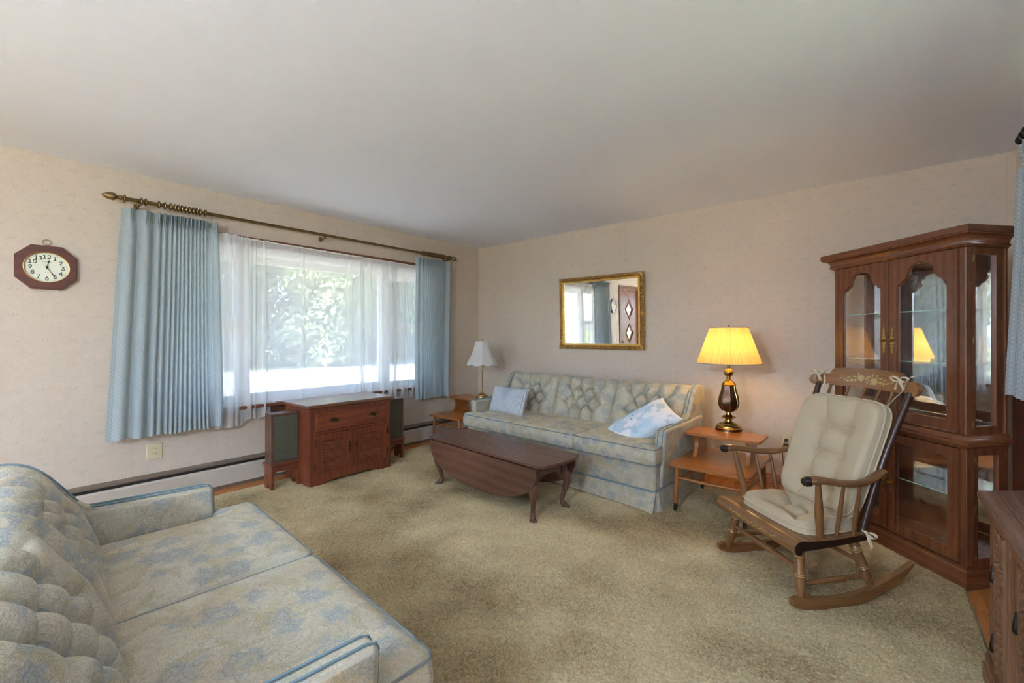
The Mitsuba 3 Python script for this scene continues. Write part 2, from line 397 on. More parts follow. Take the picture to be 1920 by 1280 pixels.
# crest rail of the rocker: brown wood with a stencilled spray of fruit and leaves (uv in metres from the middle)
_st = [(-0.035, 0.005, 0.020, 0.020), (0.04, -0.008, 0.022, 0.020), (0.075, -0.012, 0.009, 0.009), (0.095, -0.014, 0.008, 0.008), (-0.085, -0.012, 0.011, 0.009), (-0.105, -0.016, 0.008, 0.008),
       (0.003, 0.012, 0.006, 0.006), (0.008, -0.004, 0.006, 0.006), (0.0, -0.016, 0.006, 0.006), (0.016, 0.016, 0.006, 0.006), (-0.004, 0.002, 0.005, 0.005), (-0.065, -0.010, 0.009, 0.008),
       (0.112, -0.012, 0.006, 0.006), (0.126, -0.008, 0.005, 0.005), (-0.122, -0.012, 0.006, 0.006), (-0.07, 0.010, 0.012, 0.004), (0.075, 0.012, 0.013, 0.004), (0.10, 0.004, 0.010, 0.003),
       (-0.10, 0.004, 0.010, 0.003), (0.055, 0.022, 0.004, 0.012), (0.03, 0.024, 0.004, 0.010), (-0.05, 0.026, 0.004, 0.008), (-0.14, -0.004, 0.010, 0.003), (0.145, -0.002, 0.010, 0.003), (0.02, -0.022, 0.006, 0.005)]
def crest(p, n, uv):
    u, v = uv.x, uv.y
    c = mix(lin('#6a4526'), lin('#99693f'), 0.5*noise(u*30, v*300)+0.5*fbm(u*4, v*20, 1.0, 2))
    m = mi.Float(0); r_ = mi.Float(0)
    for x, y, a, b in _st:
        q = dr.sqrt(((u-x)/a)**2+((v-y)/b)**2)
        k = smoothstep(1.08, 0.92, q)
        r_ = dr.select(k > m, 1-0.55*q*q, r_); m = dr.maximum(m, k)
    return mix(c, mix(lin('#6d6338'), lin('#bca970'), r_), 0.7*m)
bsdf('crest_wood', {'type': 'principled', 'base_color': proc(crest), 'roughness': 0.3, 'clearcoat': 0.4})
plastic('gold_stencil', '#b39a5c', 0.4)

# outdoors
def asphalt(p, n, uv):
    return mix(lin('#a5a29a'), lin('#bab6ae'), fbm(p.x*2, p.y*2, 0.0, 3))
bsdf('driveway_mat', {'type': 'diffuse', 'reflectance': proc(asphalt)})
def lawn(p, n, uv):
    return mix(lin('#8d9a62'), lin('#b5b78a'), fbm(p.x*5, p.y*5, 0.0, 3))
bsdf('lawn_mat', {'type': 'diffuse', 'reflectance': proc(lawn)})
for k, c in (('leaf_green', '#73876a'), ('leaf_light', '#a9b182'), ('leaf_dark', '#637569'), ('leaf_autumn', '#b09468')):
    bsdf(k, {'type': 'twosided', 'bsdf': {'type': 'diffuse', 'reflectance': rgb(c)}})
plastic('bark', '#5a4a3c', 0.9, 0.1)
plastic('car_paint', '#cfd3d8', 0.25)
plastic('car_glass', '#3c4650', 0.1)
plastic('soffit_paint', '#c9cdb8', 0.6)
plastic('siding_paint', '#c4c6c0', 0.6)
# ------------------------------------------------------------------ the room
LW, RW, BW, FW, CH = -4.17, 0.67, 4.22, -3.6, 2.44
frame()
def wall_holes(a0, a1, z0, z1, holes):
    p = sbox(a0, z0, a1, z1)
    for h in holes: p = p.difference(sbox(h[0], h[2], h[1], h[3]))
    return p
WY0, WY1, WZ0, WZ1 = 0.80, 3.40, 0.66, 2.03
struct('wall_left', extr(wall_holes(FW-.15, BW+.15, 0, CH, [(WY0, WY1, WZ0, WZ1), (-1.03, -0.11, -1, 2.07)]), 0.15, 'yz', LW-.15), 'wallpaper', 'wallpapered wall with the wide picture window', smooth=False)
struct('wall_back', extr(sbox(LW, 0, RW, CH), 0.15, 'xz', BW), 'wallpaper', 'wallpapered wall behind the long sofa', smooth=False)
struct('wall_right', extr(wall_holes(FW-.15, BW+.15, 0, CH, [(1.15, 2.95, 1.0, 2.05)]), 0.15, 'yz', RW), 'wallpaper', 'wallpapered wall behind the china cabinet', smooth=False)
struct('wall_front', extr(wall_holes(LW, RW, 0, CH, [(-3.5, -0.5, 0.55, 2.12)]), 0.15, 'xz', FW-.15), 'wallpaper', smooth=False)
struct('ceiling', cbox(LW-.15, RW+.15, FW-.15, BW+.15, CH, CH+.12), 'ceiling_paint', 'plain white ceiling', smooth=False)
struct('floor', cbox(LW-.15, RW+.15, FW-.15, BW+.15, -.12, -.012), 'oak_floor', 'varnished oak strip floor', smooth=False, grain='y')
# oak strips, one by one, where the rug leaves the floor bare
PW = 0.057
def planks(x0, x1, y0, y1):
    n = int(round((x1-x0)/PW)); w = (x1-x0)/n
    for i in range(n):
        y = y0
        while y < y1-0.02:
            L = min(rng.uniform(0.55, 1.25), y1-y)
            if y1-(y+L) < 0.2: L = y1-y
            put('plank', cbox(x0+i*w+.0006, x0+(i+1)*w-.0006, y+.0006, y+L-.0006, -.013, rng.uniform(-.0006, 0), .0012), 'oak_floor', 'floor', False, grain='y')
            y += L
planks(LW, LW+5*PW, -0.9, 4.22)
planks(0.67-8*PW, 0.67, 0.8, 4.22)
planks(LW+5*PW, 0.67-8*PW, 3.72, 4.22)
struct('baseboard_back', extr([(4.22, 0), (4.202, 0), (4.202, .075), (4.21, .088), (4.22, .09)], RW-LW, 'yz', LW), 'honey_wood', 'low varnished wooden baseboard', grain='x')
struct('baseboard_right', extr([(.67, 0), (.652, 0), (.652, .075), (.66, .088), (.67, .09)], BW-FW, 'xz', FW), 'honey_wood', grain='y')
struct('trim_1', cbox(.652, .67, 1.0, 4.2, .09, .95, .002), 'trim_wood', 'brown wooden panelling under the side window', grain='z')

# rug with real pile relief
def rug():
    xs = np.r_[np.arange(-3.955, 0.333, 0.0059), 0.333]
    ys = np.r_[np.arange(-2.2, -0.2, 0.03), np.arange(-0.2, 3.80, 0.0059), 3.80]
    X, Y = np.meshgrid(xs, ys, indexing='ij'); r = np.random.default_rng(5)
    X = X+r.uniform(-.0019, .0019, X.shape); Y = Y+r.uniform(-.0019, .0019, Y.shape)
    P = np.stack([X, Y, 0*X], -1)
    Z = 0.002+0.0085*r.random(X.shape)+0.004*meshkit.fbm(P*[28, 28, 0], 2, 3)+0.004*meshkit.fbm(P*[4, 4, 0], 2, 8)
    wob = 0.012*(meshkit.noise(np.stack([Y*3, 0*Y, 0*Y], -1), 4)-.5)
    edge = np.minimum.reduce([X+3.955, 0.333-X, 3.80-Y])
    Z = np.where(edge < 0.008, 0.0, Z)
    corner = np.clip((X-0.1)/0.24, 0, 1)
    P = np.stack([X+wob*corner, Y, Z], -1)
    return grid(P)
solo('rug', rug(), 'carpet_pile', 'large tan and olive pile rug covering most of the oak floor', 'rug', smooth=True)

# ------------------------------------------------------------------ picture window in the left wall (glass, sashes, wooden casing)
frame()
W1 = 'window_1'; labels[W1] = {'kind': 'structure', 'label': 'wide picture window with a sash window on each side'}
XO, XI = -4.29, -4.20
for y0, y1, z0, z1 in ((WY0, WY0+.04, WZ0, WZ1), (WY1-.04, WY1, WZ0, WZ1), (WY0+.04, WY1-.04, 1.985, WZ1), (WY0+.04, WY1-.04, WZ0, WZ0+.035)):
    put('frame', cbox(XO, XI, y0, y1, z0, z1), 'white_paint', W1, 25)
for y0, y1 in ((1.345, 1.42), (2.735, 2.815)): put('mullion', cbox(XO, XI+.012, y0, y1, WZ0+.035, 1.985), 'white_paint', W1, 25)
def sash(y0, y1, z0, z1, x, b=.035, bb=.045):
    fr = extr(sbox(y0, z0, y1, z1).difference(sbox(y0+b, z0+bb, y1-b, z1-b)), .03, 'yz', x)
    s = put('sash', fr, 'white_paint', W1, False)
    P = np.array([[[x+.015, y0+b, z0+bb], [x+.015, y0+b, z1-b]], [[x+.015, y1-b, z0+bb], [x+.015, y1-b, z1-b]]])
    put('pane', grid(P), 'clear_glass', s, False)
sash(1.42, 2.735, WZ0+.035, 1.985, -4.26, .012, .05)
for y0, y1 in ((.84, 1.345), (2.815, 3.36)):
    sash(y0, y1, WZ0+.035, 1.40, -4.24); sash(y0, y1, 1.36, 1.985, -4.27)
    put('sash_lock', cbox(-4.212, -4.20, (y0+y1)/2-.02, (y0+y1)/2+.02, 1.39, 1.405), 'brass_pale', W1, 25)
put('sill', cbox(-4.21, -4.10, WY0-.06, WY1+.06, .630, .660, .006), 'trim_wood', W1, 25, grain='y')
put('apron', cbox(-4.17, -4.150, WY0-.04, WY1+.04, .55, .630, .004), 'trim_wood', W1, 25, grain='y')
put('casing', cbox(-4.17, -4.148, WY0-.07, WY1+.07, 2.03, 2.105, .004), 'trim_wood', W1, 25, grain='y')
for y0, y1 in ((WY0-.07, WY0), (WY1, WY1+.07)): put('casing', cbox(-4.17, -4.150, y0, y1, .66, 2.03, .004), 'trim_wood', W1, 25, grain='z')
put('jamb', extr(sbox(WY0-.001, WZ0-.001, WY1+.001, WZ1+.001).difference(sbox(WY0+.004, WZ0+.004, WY1-.004, WZ1-.004)), .14, 'yz', -4.315), 'white_paint', W1, False)

# front door with diamond lights, at the camera's left (seen in the mirror)
D1 = 'door_1'; labels[D1] = {'kind': 'structure', 'label': 'dark brown front door with diamond lights'}
D0 = G[0].copy(); G[0] = D0.copy(); G[0][1, 3] -= .06
dp = sbox(-.965, .005, -.055, 2.06)
for zc in (0.62, 1.12, 1.63): dp = dp.difference(Polygon([(-.55, zc-.19), (-.375, zc), (-.55, zc+.19), (-.725, zc)]))
put('panel', extr(dp, .045, 'yz', -4.245), 'cherry_red', D1, False, grain='z')
for zc in (0.62, 1.12, 1.63):
    put('pane', extr(Polygon([(-.55, zc-.19), (-.375, zc), (-.55, zc+.19), (-.725, zc)]), .004, 'yz', -4.226), 'clear_glass', D1, False)
    rim = Polygon([(-.55, zc-.215), (-.355, zc), (-.55, zc+.215), (-.745, zc)]).difference(Polygon([(-.55, zc-.19), (-.375, zc), (-.55, zc+.19), (-.725, zc)]))
    put('moulding', extr(rim, .012, 'yz', -4.2), 'cherry_red', D1, False, grain='z')
for y0, y1, z0, z1 in ((-1.04, -.965, 0, 2.14), (-.055, .015, 0, 2.14), (-.965, -.055, 2.06, 2.14)): put('casing', cbox(-4.175, -4.152, y0, y1, z0, z1), 'trim_wood', D1, 25, grain='z')
put('door_knob', move(lathe([(.004, 0), (.012, .002), (.012, .02), (.027, .035), (.03, .05), (.02, .062), (.002, .064)], 16, 'x'), -4.2, -.13, .95), 'brass', D1)

G[0] = D0
# window in the right wall beside the camera and an unseen one behind it, lighting the room from behind
def plain_window(name, horiz, pos, a0, a1, z0, z1, mids):
    labels[name] = {'kind': 'structure'}
    ax = 'yz' if horiz == 'y' else 'xz'
    b = .045
    ed = [a0]+mids+[a1]
    ring = sbox(a0, z0, a1, z1)
    for p, q in zip(ed[:-1], ed[1:]): ring = ring.difference(sbox(p+b, z0+b, q-b, z1-b))
    put('frame', extr(ring, .07, ax, pos), 'white_paint', name, False)
    for p, q in zip(ed[:-1], ed[1:]):
        m = pos+.035
        c = [(p+b, z0+b), (p+b, z1-b), (q-b, z0+b), (q-b, z1-b)]
        P = [[m, a, z] if horiz == 'y' else [a, m, z] for a, z in c]
        put('pane', grid(np.array(P).reshape(2, 2, 3)), 'clear_glass', name, False)
plain_window('window_2', 'y', .71, 1.15, 2.95, 1.0, 2.05, [2.05])
put('sill', cbox(.60, .70, 1.10, 3.0, .965, 1.0, .005), 'white_paint', 'window_2')
plain_window('window_3', 'x', FW-.11, -3.5, -0.5, .55, 2.12, [-2.5, -1.5])

# ------------------------------------------------------------------ baseboard heater along the window wall
frame()
h = thing('baseboard_heater', 'long beige metal baseboard heater under the picture window', 'heater')
for i, (y0, y1) in enumerate(((-.02, 1.098), (1.10, 2.218), (2.22, 3.338), (3.34, 4.20))):
    put('cover', extr([(-4.125, .035), (-4.098, .030), (-4.095, .034), (-4.095, .165), (-4.104, .176), (-4.125, .176)], y1-y0, 'xz', y0), 'heater_paint', h, 20)
    put('damper', extr([(-4.165, .222), (-4.118, .214), (-4.108, .206), (-4.111, .198), (-4.165, .200)], y1-y0, 'xz', y0), 'heater_dark', h, 20)
    if i < 3: put('joint_strip', cbox(-4.096, -4.0935, y1+.001-.03, y1+.001+.03, .036, .166, .0008), 'heater_paint', h, False)
put('back_plate', cbox(-4.17, -4.164, -.02, 4.2, .02, .226), 'heater_paint', h)
put('slot', cbox(-4.160, -4.118, -.01, 4.19, .176, .199), 'slot_black', h, False)
put('kick_strip', extr([(-4.165, 0), (-4.115, 0), (-4.112, .026), (-4.165, .03)], 4.2, 'xz', 0), 'heater_dark', h, False)
put('end_cap', cbox(-4.168, -4.093, -.05, -.018, 0, .224, .004), 'heater_paint', h)

# outlets
def outlet(wall, a, z, label, plug=False, big=False):
    if wall == 'left': frame(LW, a, z, 90)
    else: frame(a, BW, z, 0)
    w, hh = (.048, .058) if big else (.036, .058)
    o = thing('wall_outlet', label, 'outlet', 'ivory wall outlets')
    put('plate', cbox(-w, w, -.007, 0, -hh, hh, .003), 'outlet_ivory', o)
    for s in (-1, 1):
        r = put('receptacle', extr(Polygon([(.017*math.cos(t)*1.0, s*.02+.0145*math.sin(t)) for t in np.linspace(0, 6.283, 20, False)]), .003, 'xz', -.0095), 'outlet_ivory', o, 25)
        for q in (-1, 1): put('slot', cbox(q*.0075-.0015, q*.0075+.0015, -.0105, -.009, s*.02-.001, s*.02+.008, .0003), 'outlet_hole', r, False)
    return o
# local y of these frames points into the wall
outlet('left', .762, .384, 'square ivory wall outlet under the left blue curtain', big=True)
outlet('left', 3.012, .366, 'ivory wall outlet right of the second speaker')
outlet('back', -.588, .372, 'ivory wall outlet with plugs behind the rocking chair')
frame(-.588, BW, .372)
for s, c in ((1, .02), (-1, -.022)):
    pass
pl = [cbox(-.012, .012, -.034, -.010, .008, .032, .004), cbox(-.013, .013, -.036, -.010, -.034, -.008, .004)]
k = thing('lamp_cord', 'thin brown cord hanging from the outlet down to the floor behind the end table', 'cord')
put('plug', pl[0], 'cord_brown', k); put('plug', pl[1], 'cord_brown', k)
put('wire', tube(spline([(0, -.034, .018), (-.01, -.055, 0), (-.02, -.05, -.10), (-.015, -.055, -.2), (-.03, -.05, -.29), (-.06, -.06, -.355), (-.2, -.09, -.365), (-.35, -.2, -.366)], 8), .0028, 6), 'cord_brown', k)
put('wire', tube(spline([(0, -.036, -.02), (.012, -.055, -.05), (.03, -.05, -.12), (.05, -.05, -.2), (.055, -.055, -.3), (.1, -.06, -.362), (.3, -.1, -.366)], 8), .0028, 6), 'cord_brown', k)

# added globe lamp, out of view behind the camera, fill light for the room
frame(-.6, -1.9, 0)
k = thing('pendant_light', 'added white globe lamp out of view behind the camera, fill light for the room', 'lamp')
put('canopy', lathe([(.004, 2.405), (.03, 2.41), (.06, 2.425), (.065, 2.4395)], 24), 'white_paint', k)
put('stem', lathe([(.006, 2.05), (.006, 2.41)], 10), 'brass', k)
put('globe', lathe([(.17*math.sin(a)+.001, 1.90-.17*math.cos(a)) for a in np.linspace(0, math.pi, 17)], 32), 'white_paint', k, True, emitter={'type': 'area', 'radiance': {'type': 'rgb', 'value': [FILL_GLOBE*.75, FILL_GLOBE*.95, FILL_GLOBE*1.22]}})

# ------------------------------------------------------------------ outdoors
frame()
struct('driveway', cbox(-26, -4.4, -22, 26, -.75, -.62, .01), 'driveway_mat', 'pale driveway and street outside the window', smooth=False)
struct('lawn', cbox(-90, -26, -70, 90, -.75, -.58, .01), 'lawn_mat', 'strip of grass beyond the street', smooth=False)
struct('yard', cbox(-26, 40, -70, -3.76, -.80, -.65, .01), 'lawn_mat', smooth=False)
struct('yard_2', cbox(.83, 40, -3.76, 60, -.80, -.65, .01), 'lawn_mat', smooth=False)
struct('yard_3', cbox(-26, .83, 4.5, 60, -.83, -.70, .01), 'lawn_mat', smooth=False)
e = 'roof_eave'; labels[e] = {'kind': 'structure', 'label': 'roof overhang outside the picture window'}
put('soffit', cbox(-5.08, -4.325, -1.5, 5.2, 2.36, 2.40), 'soffit_paint', e, False)
put('fascia', cbox(-5.08, -5.04, -1.5, 5.2, 2.02, 2.36), 'soffit_paint', e, False)
for i in range(22): put('batten', cbox(-5.04, -5.025, -1.4+i*.3, -1.4+i*.3+.15, 2.02, 2.36), 'siding_paint', e, False)

def tree(x, y, hgt, rad, mat, label, n, low=.12, leaf=1.0):
    r = np.random.default_rng(int(abs(x*31+y*17)))
    frame(x, y, -.6)
    k = thing('tree', label, 'tree', 'trees across the street')
    put('trunk', tube([(0, 0, 0), (.1, .05, hgt*.3), (0, .1, hgt*.75)], [.22, .17, .05], 8), 'bark', k)
    # leaf clumps spread over many small balls
    nb = 26
    th = r.uniform(0, 6.283, nb); zz = r.uniform(low, 1, nb)
    rr = rad*np.sqrt(r.random(nb))*(1-.75*np.abs(zz-.45))
    cen = np.stack([rr*np.cos(th), rr*np.sin(th), zz*hgt], -1); br = r.uniform(.30, .52, nb)*rad
    i = r.integers(0, nb, n)
    d = r.normal(size=(n, 3)); d /= np.linalg.norm(d, axis=1, keepdims=True)
    p = cen[i]+d*(br[i]*r.uniform(.55, 1.05, n))[:, None]
    p[:, 2] = np.maximum(p[:, 2], .15)
    a = r.normal(size=(n, 3)); a /= np.linalg.norm(a, axis=1, keepdims=True)
    b = np.cross(a, d); b /= np.linalg.norm(b, axis=1, keepdims=True)+1e-9
    s = r.uniform(.10, .20, n)[:, None]*leaf
    V = np.stack([p-a*s, p+b*s*.55, p+a*s, p-b*s*.55], 1).reshape(-1, 3)
    o = np.arange(n)[:, None]*4
    F = np.vstack([o+[0, 1, 2], o+[0, 2, 3]])
    put('foliage', TM(V, F, process=False), mat, k, False)
# placed on the far side of the street
for x, y, hh, rr, m, lb, n in (
    (-30, 3.0, 11, 4.2, 'leaf_green', 'tall green tree across the street, leftmost through the window', 9000),
    (-29, 8.6, 9, 3.6, 'leaf_green', 'rounded green tree across the street, second from the left through the window', 9000),
    (-27.5, 14.0, 7.5, 3.2, 'leaf_light', 'pale sunlit yellow green tree across the street behind the middle of the window', 10000),
    (-31, 20.5, 10, 4.2, 'leaf_dark', 'dark green tree across the street right of the pale tree', 9000),
    (-31, 29, 11, 4.6, 'leaf_green', 'broad green tree across the street near the right end of the window', 9000),
    (-30, 38, 10, 4.4, 'leaf_autumn', 'orange tinted tree across the street behind the right sash', 8000),
    (-38, 13.6, 15, 5.8, 'leaf_dark', 'tall dark tree farthest behind on the left', 9000),
    (-40, 21.5, 16, 6.0, 'leaf_dark', 'tall dark tree farthest behind the pale tree', 9000),
    (-40, 31, 16, 6.0, 'leaf_dark', 'tall dark tree farthest behind in the middle right', 9000),
    (-40, 44, 16, 6.0, 'leaf_green', 'tall green tree farthest behind on the right', 9000),
    (-34, -4, 13, 5.0, 'leaf_green', 'tall green tree past the left edge of the window', 6000)):
    tree(x, y, hh, rr, m, lb, n, .02, 2.0 if x < -36 else 1.15)

# parked car at the right of the drive
def car(x, y, deg):
    frame(x, y, -.62, deg)
    k = thing('car', 'pale grey car parked on the driveway outside the right sash', 'car')
    side = Polygon(spline([(-2.2, .35), (-2.25, .62), (-2.1, .88), (-1.35, .95), (-.85, 1.32), (-.2, 1.43), (.6, 1.40), (1.35, 1.02), (2.05, .86), (2.25, .62), (2.2, .35)], 6)).buffer(0)
    for cx in (-1.35, 1.35): side = side.difference(Point(cx, .32).buffer(.36))
    me = refine(extr(side, 1.7, 'xz', -.85), .12)
    v = me.vertices; f = np.clip((v[:, 2]-.85)/.6, 0, 1); v[:, 1] *= 1-.22*f; v[:, 1] *= 1-.10*np.clip((np.abs(v[:, 0])-1.5)/.75, 0, 1)
    put('body', me, 'car_paint', k, 40)
    gl = Polygon([(-1.22, .98), (-.80, 1.29), (-.2, 1.37), (.55, 1.34), (1.15, 1.02)])
    g = refine(extr(gl, 1.705, 'xz', -.8525), .12); v = g.vertices; f = np.clip((v[:, 2]-.85)/.6, 0, 1); v[:, 1] *= 1-.22*f
    put('side_windows', g, 'car_glass', k, 40)
    ws = [(1.33, 1.035), (.66, 1.395)]
    put('windscreen', solidify(np.array([[(a+.012, w*(.72 if z > 1.2 else .76), z+.012) for a, z in ws] for w in (-.85, .85)]), .02), 'car_glass', k, False)
    for cx in (-1.35, 1.35):
        for s in (-1, 1):
            wh = put('wheel', move(lathe([(.2, -.1), (.3, -.1), (.33, -.07), (.33, .07), (.3, .1), (.2, .1)], 24, 'y'), cx, s*.76, .33), 'black_rubber', k)
            put('hubcap', move(lathe([(.01, -.02), (.15, -.015), (.19, 0)], 16, 'y'), cx, s*.86, .33), 'pewter_pull', wh)
car(-10.2, 9.9, 60)
# ------------------------------------------------------------------ curtains
frame()
def drape(y_top, y_bot, pleats, ztop, zbot, x0, depth, seed, thick=.0022, pinch=.095, sgn=1, zrag=0.0, m=26, flare=.02):
    """pleated curtain in the plane x=x0; folds come out along +x*sgn. pleats: centres as fractions 0..1 of the width"""
    r = np.random.default_rng(seed)
    c = np.array(pleats); edges = np.r_[0, (c[1:]+c[:-1])/2, 1]
    W = y_top[1]-y_top[0]
    frac, off_t, off_b, fin = [], [], [], []
    for i in range(len(c)):
        a, b = edges[i], edges[i+1]
        t = np.linspace(a, b, m, endpoint=(i == len(c)-1))
        loc = (t-c[i])*abs(W)
        sp = min(c[i]-a, b-c[i])*abs(W)
        d = depth*r.uniform(.85, 1.12)*min(1, .45+sp/.03*.5)
        w = max(min(sp*.93, .030), .008)
        fold = d*np.sqrt(np.clip(1-(np.abs(loc)/w)**2, 0, 1))
        flat = -.004*np.exp(-((np.abs(loc)-w*1.6)/(w))**2)
        f3 = sum(.024*np.exp(-((loc-q)/.0022)**2) for q in (-.0075, 0, .0075))+.014*np.exp(-(loc/.011)**4)
        f3 = f3-(.024*(1-np.exp(-(loc/.010)**4)) if sp < .03 else 0)
        frac.append(t); off_b.append(fold+flat); off_t.append(f3); fin.append(np.full(len(t), i))
    frac, off_b, off_t = map(np.concatenate, (frac, off_b, off_t))
    zz = np.r_[np.linspace(0, .16, 12), np.linspace(.2, 1, 26)]
    P = []
    H = abs(ztop-zbot)
    for q in zz:
        k = np.clip((q*H-.055)/.10, 0, 1); k = k*k*(3-2*k)
        neck = np.exp(-((q*H-pinch)/.022)**2)
        y = (y_top[0]+frac*(y_top[1]-y_top[0]))*(1-q)+(y_bot[0]+frac*(y_bot[1]-y_bot[0]))*q
        wob = .004*np.sin(7*frac+3*q+seed)*q+.012*(meshkit.noise(np.stack([frac*9, 0*frac+q*1.7, 0*frac], -1), seed)-.5)*q
        amp = (.75+.25*q)*(1+.25*(meshkit.noise(np.stack([frac*6, 0*frac+q*2.3, 0*frac], -1), seed+5)-.5))
        x = x0+sgn*((1-k)*off_t*(1-.5*neck)+k*off_b*amp+flare*q*q*.5)
        zb = zbot+zrag*np.sin(frac*23+seed)
        P.append(np.stack([x, y+wob, ztop+(zb-ztop)*q+0*x], -1))
    P = np.array(P)
    s = np.r_[0, np.cumsum(np.linalg.norm(np.diff(P[-1], axis=0), axis=1))]
    U = np.stack(np.broadcast_arrays(s[None, :], P[..., 2]), -1).reshape(-1, 2)
    return grid(P, flip=(sgn*(y_top[1]-y_top[0]) < 0)), U
def ypx(px, x=-4.07):
    k = (px-960)/815; c, s = math.cos(YAW), math.sin(YAW)
    return x/(-s+c*k)*(c+s*k)
pl = [247, 276, 298, 309, 320, 328, 336, 343, 350, 357, 365, 371.6, 378, 384.5, 404]
ya, yb = ypx(227), ypx(411)
fr = [(ypx(p)-ya)/(yb-ya) for p in pl]
me, U = drape((ya, yb), (.475, 1.178), fr, 2.158, .525, -4.066, .050, 11, zrag=.006)
k = thing('blue_curtain', 'blue pinch pleated curtain at the left end of the picture window, nearest the clock', 'curtain', 'blue curtains at the picture window')
put('panel', me, 'blue_drape', k, True, uv=U)
yc, yd = ypx(780), ypx(848)
pr = [3.125, 3.175]+list(np.linspace(3.235, 3.50, 11))+[3.60]
fr2 = [(p-yc)/(yd-yc) for p in pr]
me, U = drape((yc, yd), (3.08, 3.605), fr2, 2.162, .525, -4.066, .045, 23, zrag=.004)
k = thing('blue_curtain', 'blue pinch pleated curtain at the right end of the picture window, nearest the room corner', 'curtain', 'blue curtains at the picture window')
put('panel', me, 'blue_drape', k, True, uv=U)

rod = thing('curtain_rod', 'long antique brass curtain rod with acorn finials over the picture window', 'curtain rod')
ring = None
put('pole', tube([(-4.07, .54, 2.222), (-4.07, 3.66, 2.218)], .0135, 12), 'antique_brass', rod)
for i in range(2): put('flute', tube([(-4.055, .56, 2.222+.006-i*.012), (-4.055, 3.64, 2.218+.006-i*.012)], .0035, 6), 'antique_brass', rod)
fin = lathe([(.002, -.075), (.010, -.068), (.021, -.050), (.0255, -.030), (.027, -.022), (.027, -.012), (.020, -.004), (.010, .004), (.009, .012), (.016, .018), (.017, .026), (.012, .030)], 20, 'y')
put('finial', move(fin, -4.07, .535, 2.222), 'antique_brass', rod)
put('finial', move(fin, -4.07, 3.665, 2.218, rz=180), 'antique_brass', rod)
def bracket(y):
    put('bracket', cat(tube([(-4.165, y, 2.185), (-4.09, y, 2.190), (-4.07, y, 2.205)], .008, 8), cbox(-4.17, -4.158, y-.014, y+.014, 2.172, 2.215, .003), cbox(-4.085, -4.055, y-.010, y+.010, 2.185, 2.206, .003)), 'antique_brass', rod)
for y in (.655, 2.03, 3.60): bracket(y)
rm = tube([(.0215*math.cos(t), 0, .0215*math.sin(t)) for t in np.linspace(0, 2*np.pi, 18, False)], .0062, 8, True)
for p in [233.5, 265, 273, 298, 309, 320, 327.5, 334, 341, 348, 355, 362, 368.5, 375, 385]:
    put('ring', move(rm, -4.07, ypx(p), 2.2215), 'antique_brass', rod)
for y in list(np.linspace(3.20, 3.535, 13))+[3.60, 3.63]: put('ring', move(rm, -4.07, y, 2.2185), 'antique_brass', rod)
put('hook', tube([(-4.062, ypx(397), 2.205), (-4.062, ypx(397), 2.165)], .0025, 6), 'antique_brass', rod)

# sheers on their own rod
def voile(y0, y1, z0, z1, x0, seed, nf, amp, rag=.0, header=.05, pull=0.0):
    r = np.random.default_rng(seed); n = int((y1-y0)/.006)+1
    f = np.linspace(0, 1, n); P = []
    fy = r.uniform(0, 1, nf); wid = r.uniform(.008, .03, nf)/(y1-y0)*.5; hh = r.uniform(.4, 1.1, nf)*amp
    for q in np.r_[np.linspace(0, .06, 7), np.linspace(.09, 1, 20)]:
        x = x0+0*f
        for a, w, h in zip(fy, wid, hh):
            c = a+.015*math.sin(3*q+a*40)
            x = x+h*np.exp(-((f-c)/(w*(1+.6*q)))**2)*(.35+.65*min(1, q*4))
        tight = max(0, 1-q/.05)
        x = x+tight*.006*np.sin(f*(y1-y0)*2*np.pi/.022)
        zb = z0+rag*np.abs(np.sin(f*(y1-y0)*np.pi/.11+seed))
        zt = z1-.010*np.abs(np.sin(f*(y1-y0)*np.pi/.075))
        yy = y0+f*(y1-y0)
        yy = yy+pull*(q-.0)*(1-f)
        P.append(np.stack([x, yy, zt+(zb-zt)*q], -1))
    P = np.array(P)
    return grid(P)
SX = -4.118
solo('sheer_curtain', voile(1.13, 1.335, .50, 2.10, SX+.012, 3, 9, .030), 'sheer_dense', 'dense white sheer panel beside the left blue curtain', 'curtain', 'white sheers at the picture window', smooth=True)
solo('sheer_curtain', voile(1.30, 1.56, .52, 2.095, SX, 5, 6, .022, .03), 'sheer_mid', 'narrow white sheer panel over the left edge of the big pane', 'curtain', 'white sheers at the picture window', smooth=True)
solo('sheer_curtain', voile(1.53, 2.47, .645, 2.085, SX, 8, 5, .016, .03), 'sheer_thin', 'wide thin white sheer over the big middle pane', 'curtain', 'white sheers at the picture window', smooth=True)
solo('sheer_curtain', voile(2.42, 2.86, .52, 2.075, SX+.006, 13, 13, .028), 'sheer_mid', 'gathered white sheer over the right edge of the big pane', 'curtain', 'white sheers at the picture window', smooth=True)
solo('sheer_curtain', voile(2.84, 3.16, .55, 2.07, SX, 19, 9, .022), 'sheer_thin', 'white sheer panel over the right sash beside the right blue curtain', 'curtain', 'white sheers at the picture window', smooth=True)
for z in (2.078, 2.060):
    pass
k = thing('sheer_rod', 'slim white rod that carries the sheer curtains', 'curtain rod')
put('pole', tube([(-4.118, .9, 2.083), (-4.118, 3.35, 2.062)], .006, 8), 'white_paint', k)
for y in (.9, 3.35): put('bracket', cbox(-4.17, -4.11, y-.008, y+.008, 2.06, 2.09, .002), 'white_paint', k)

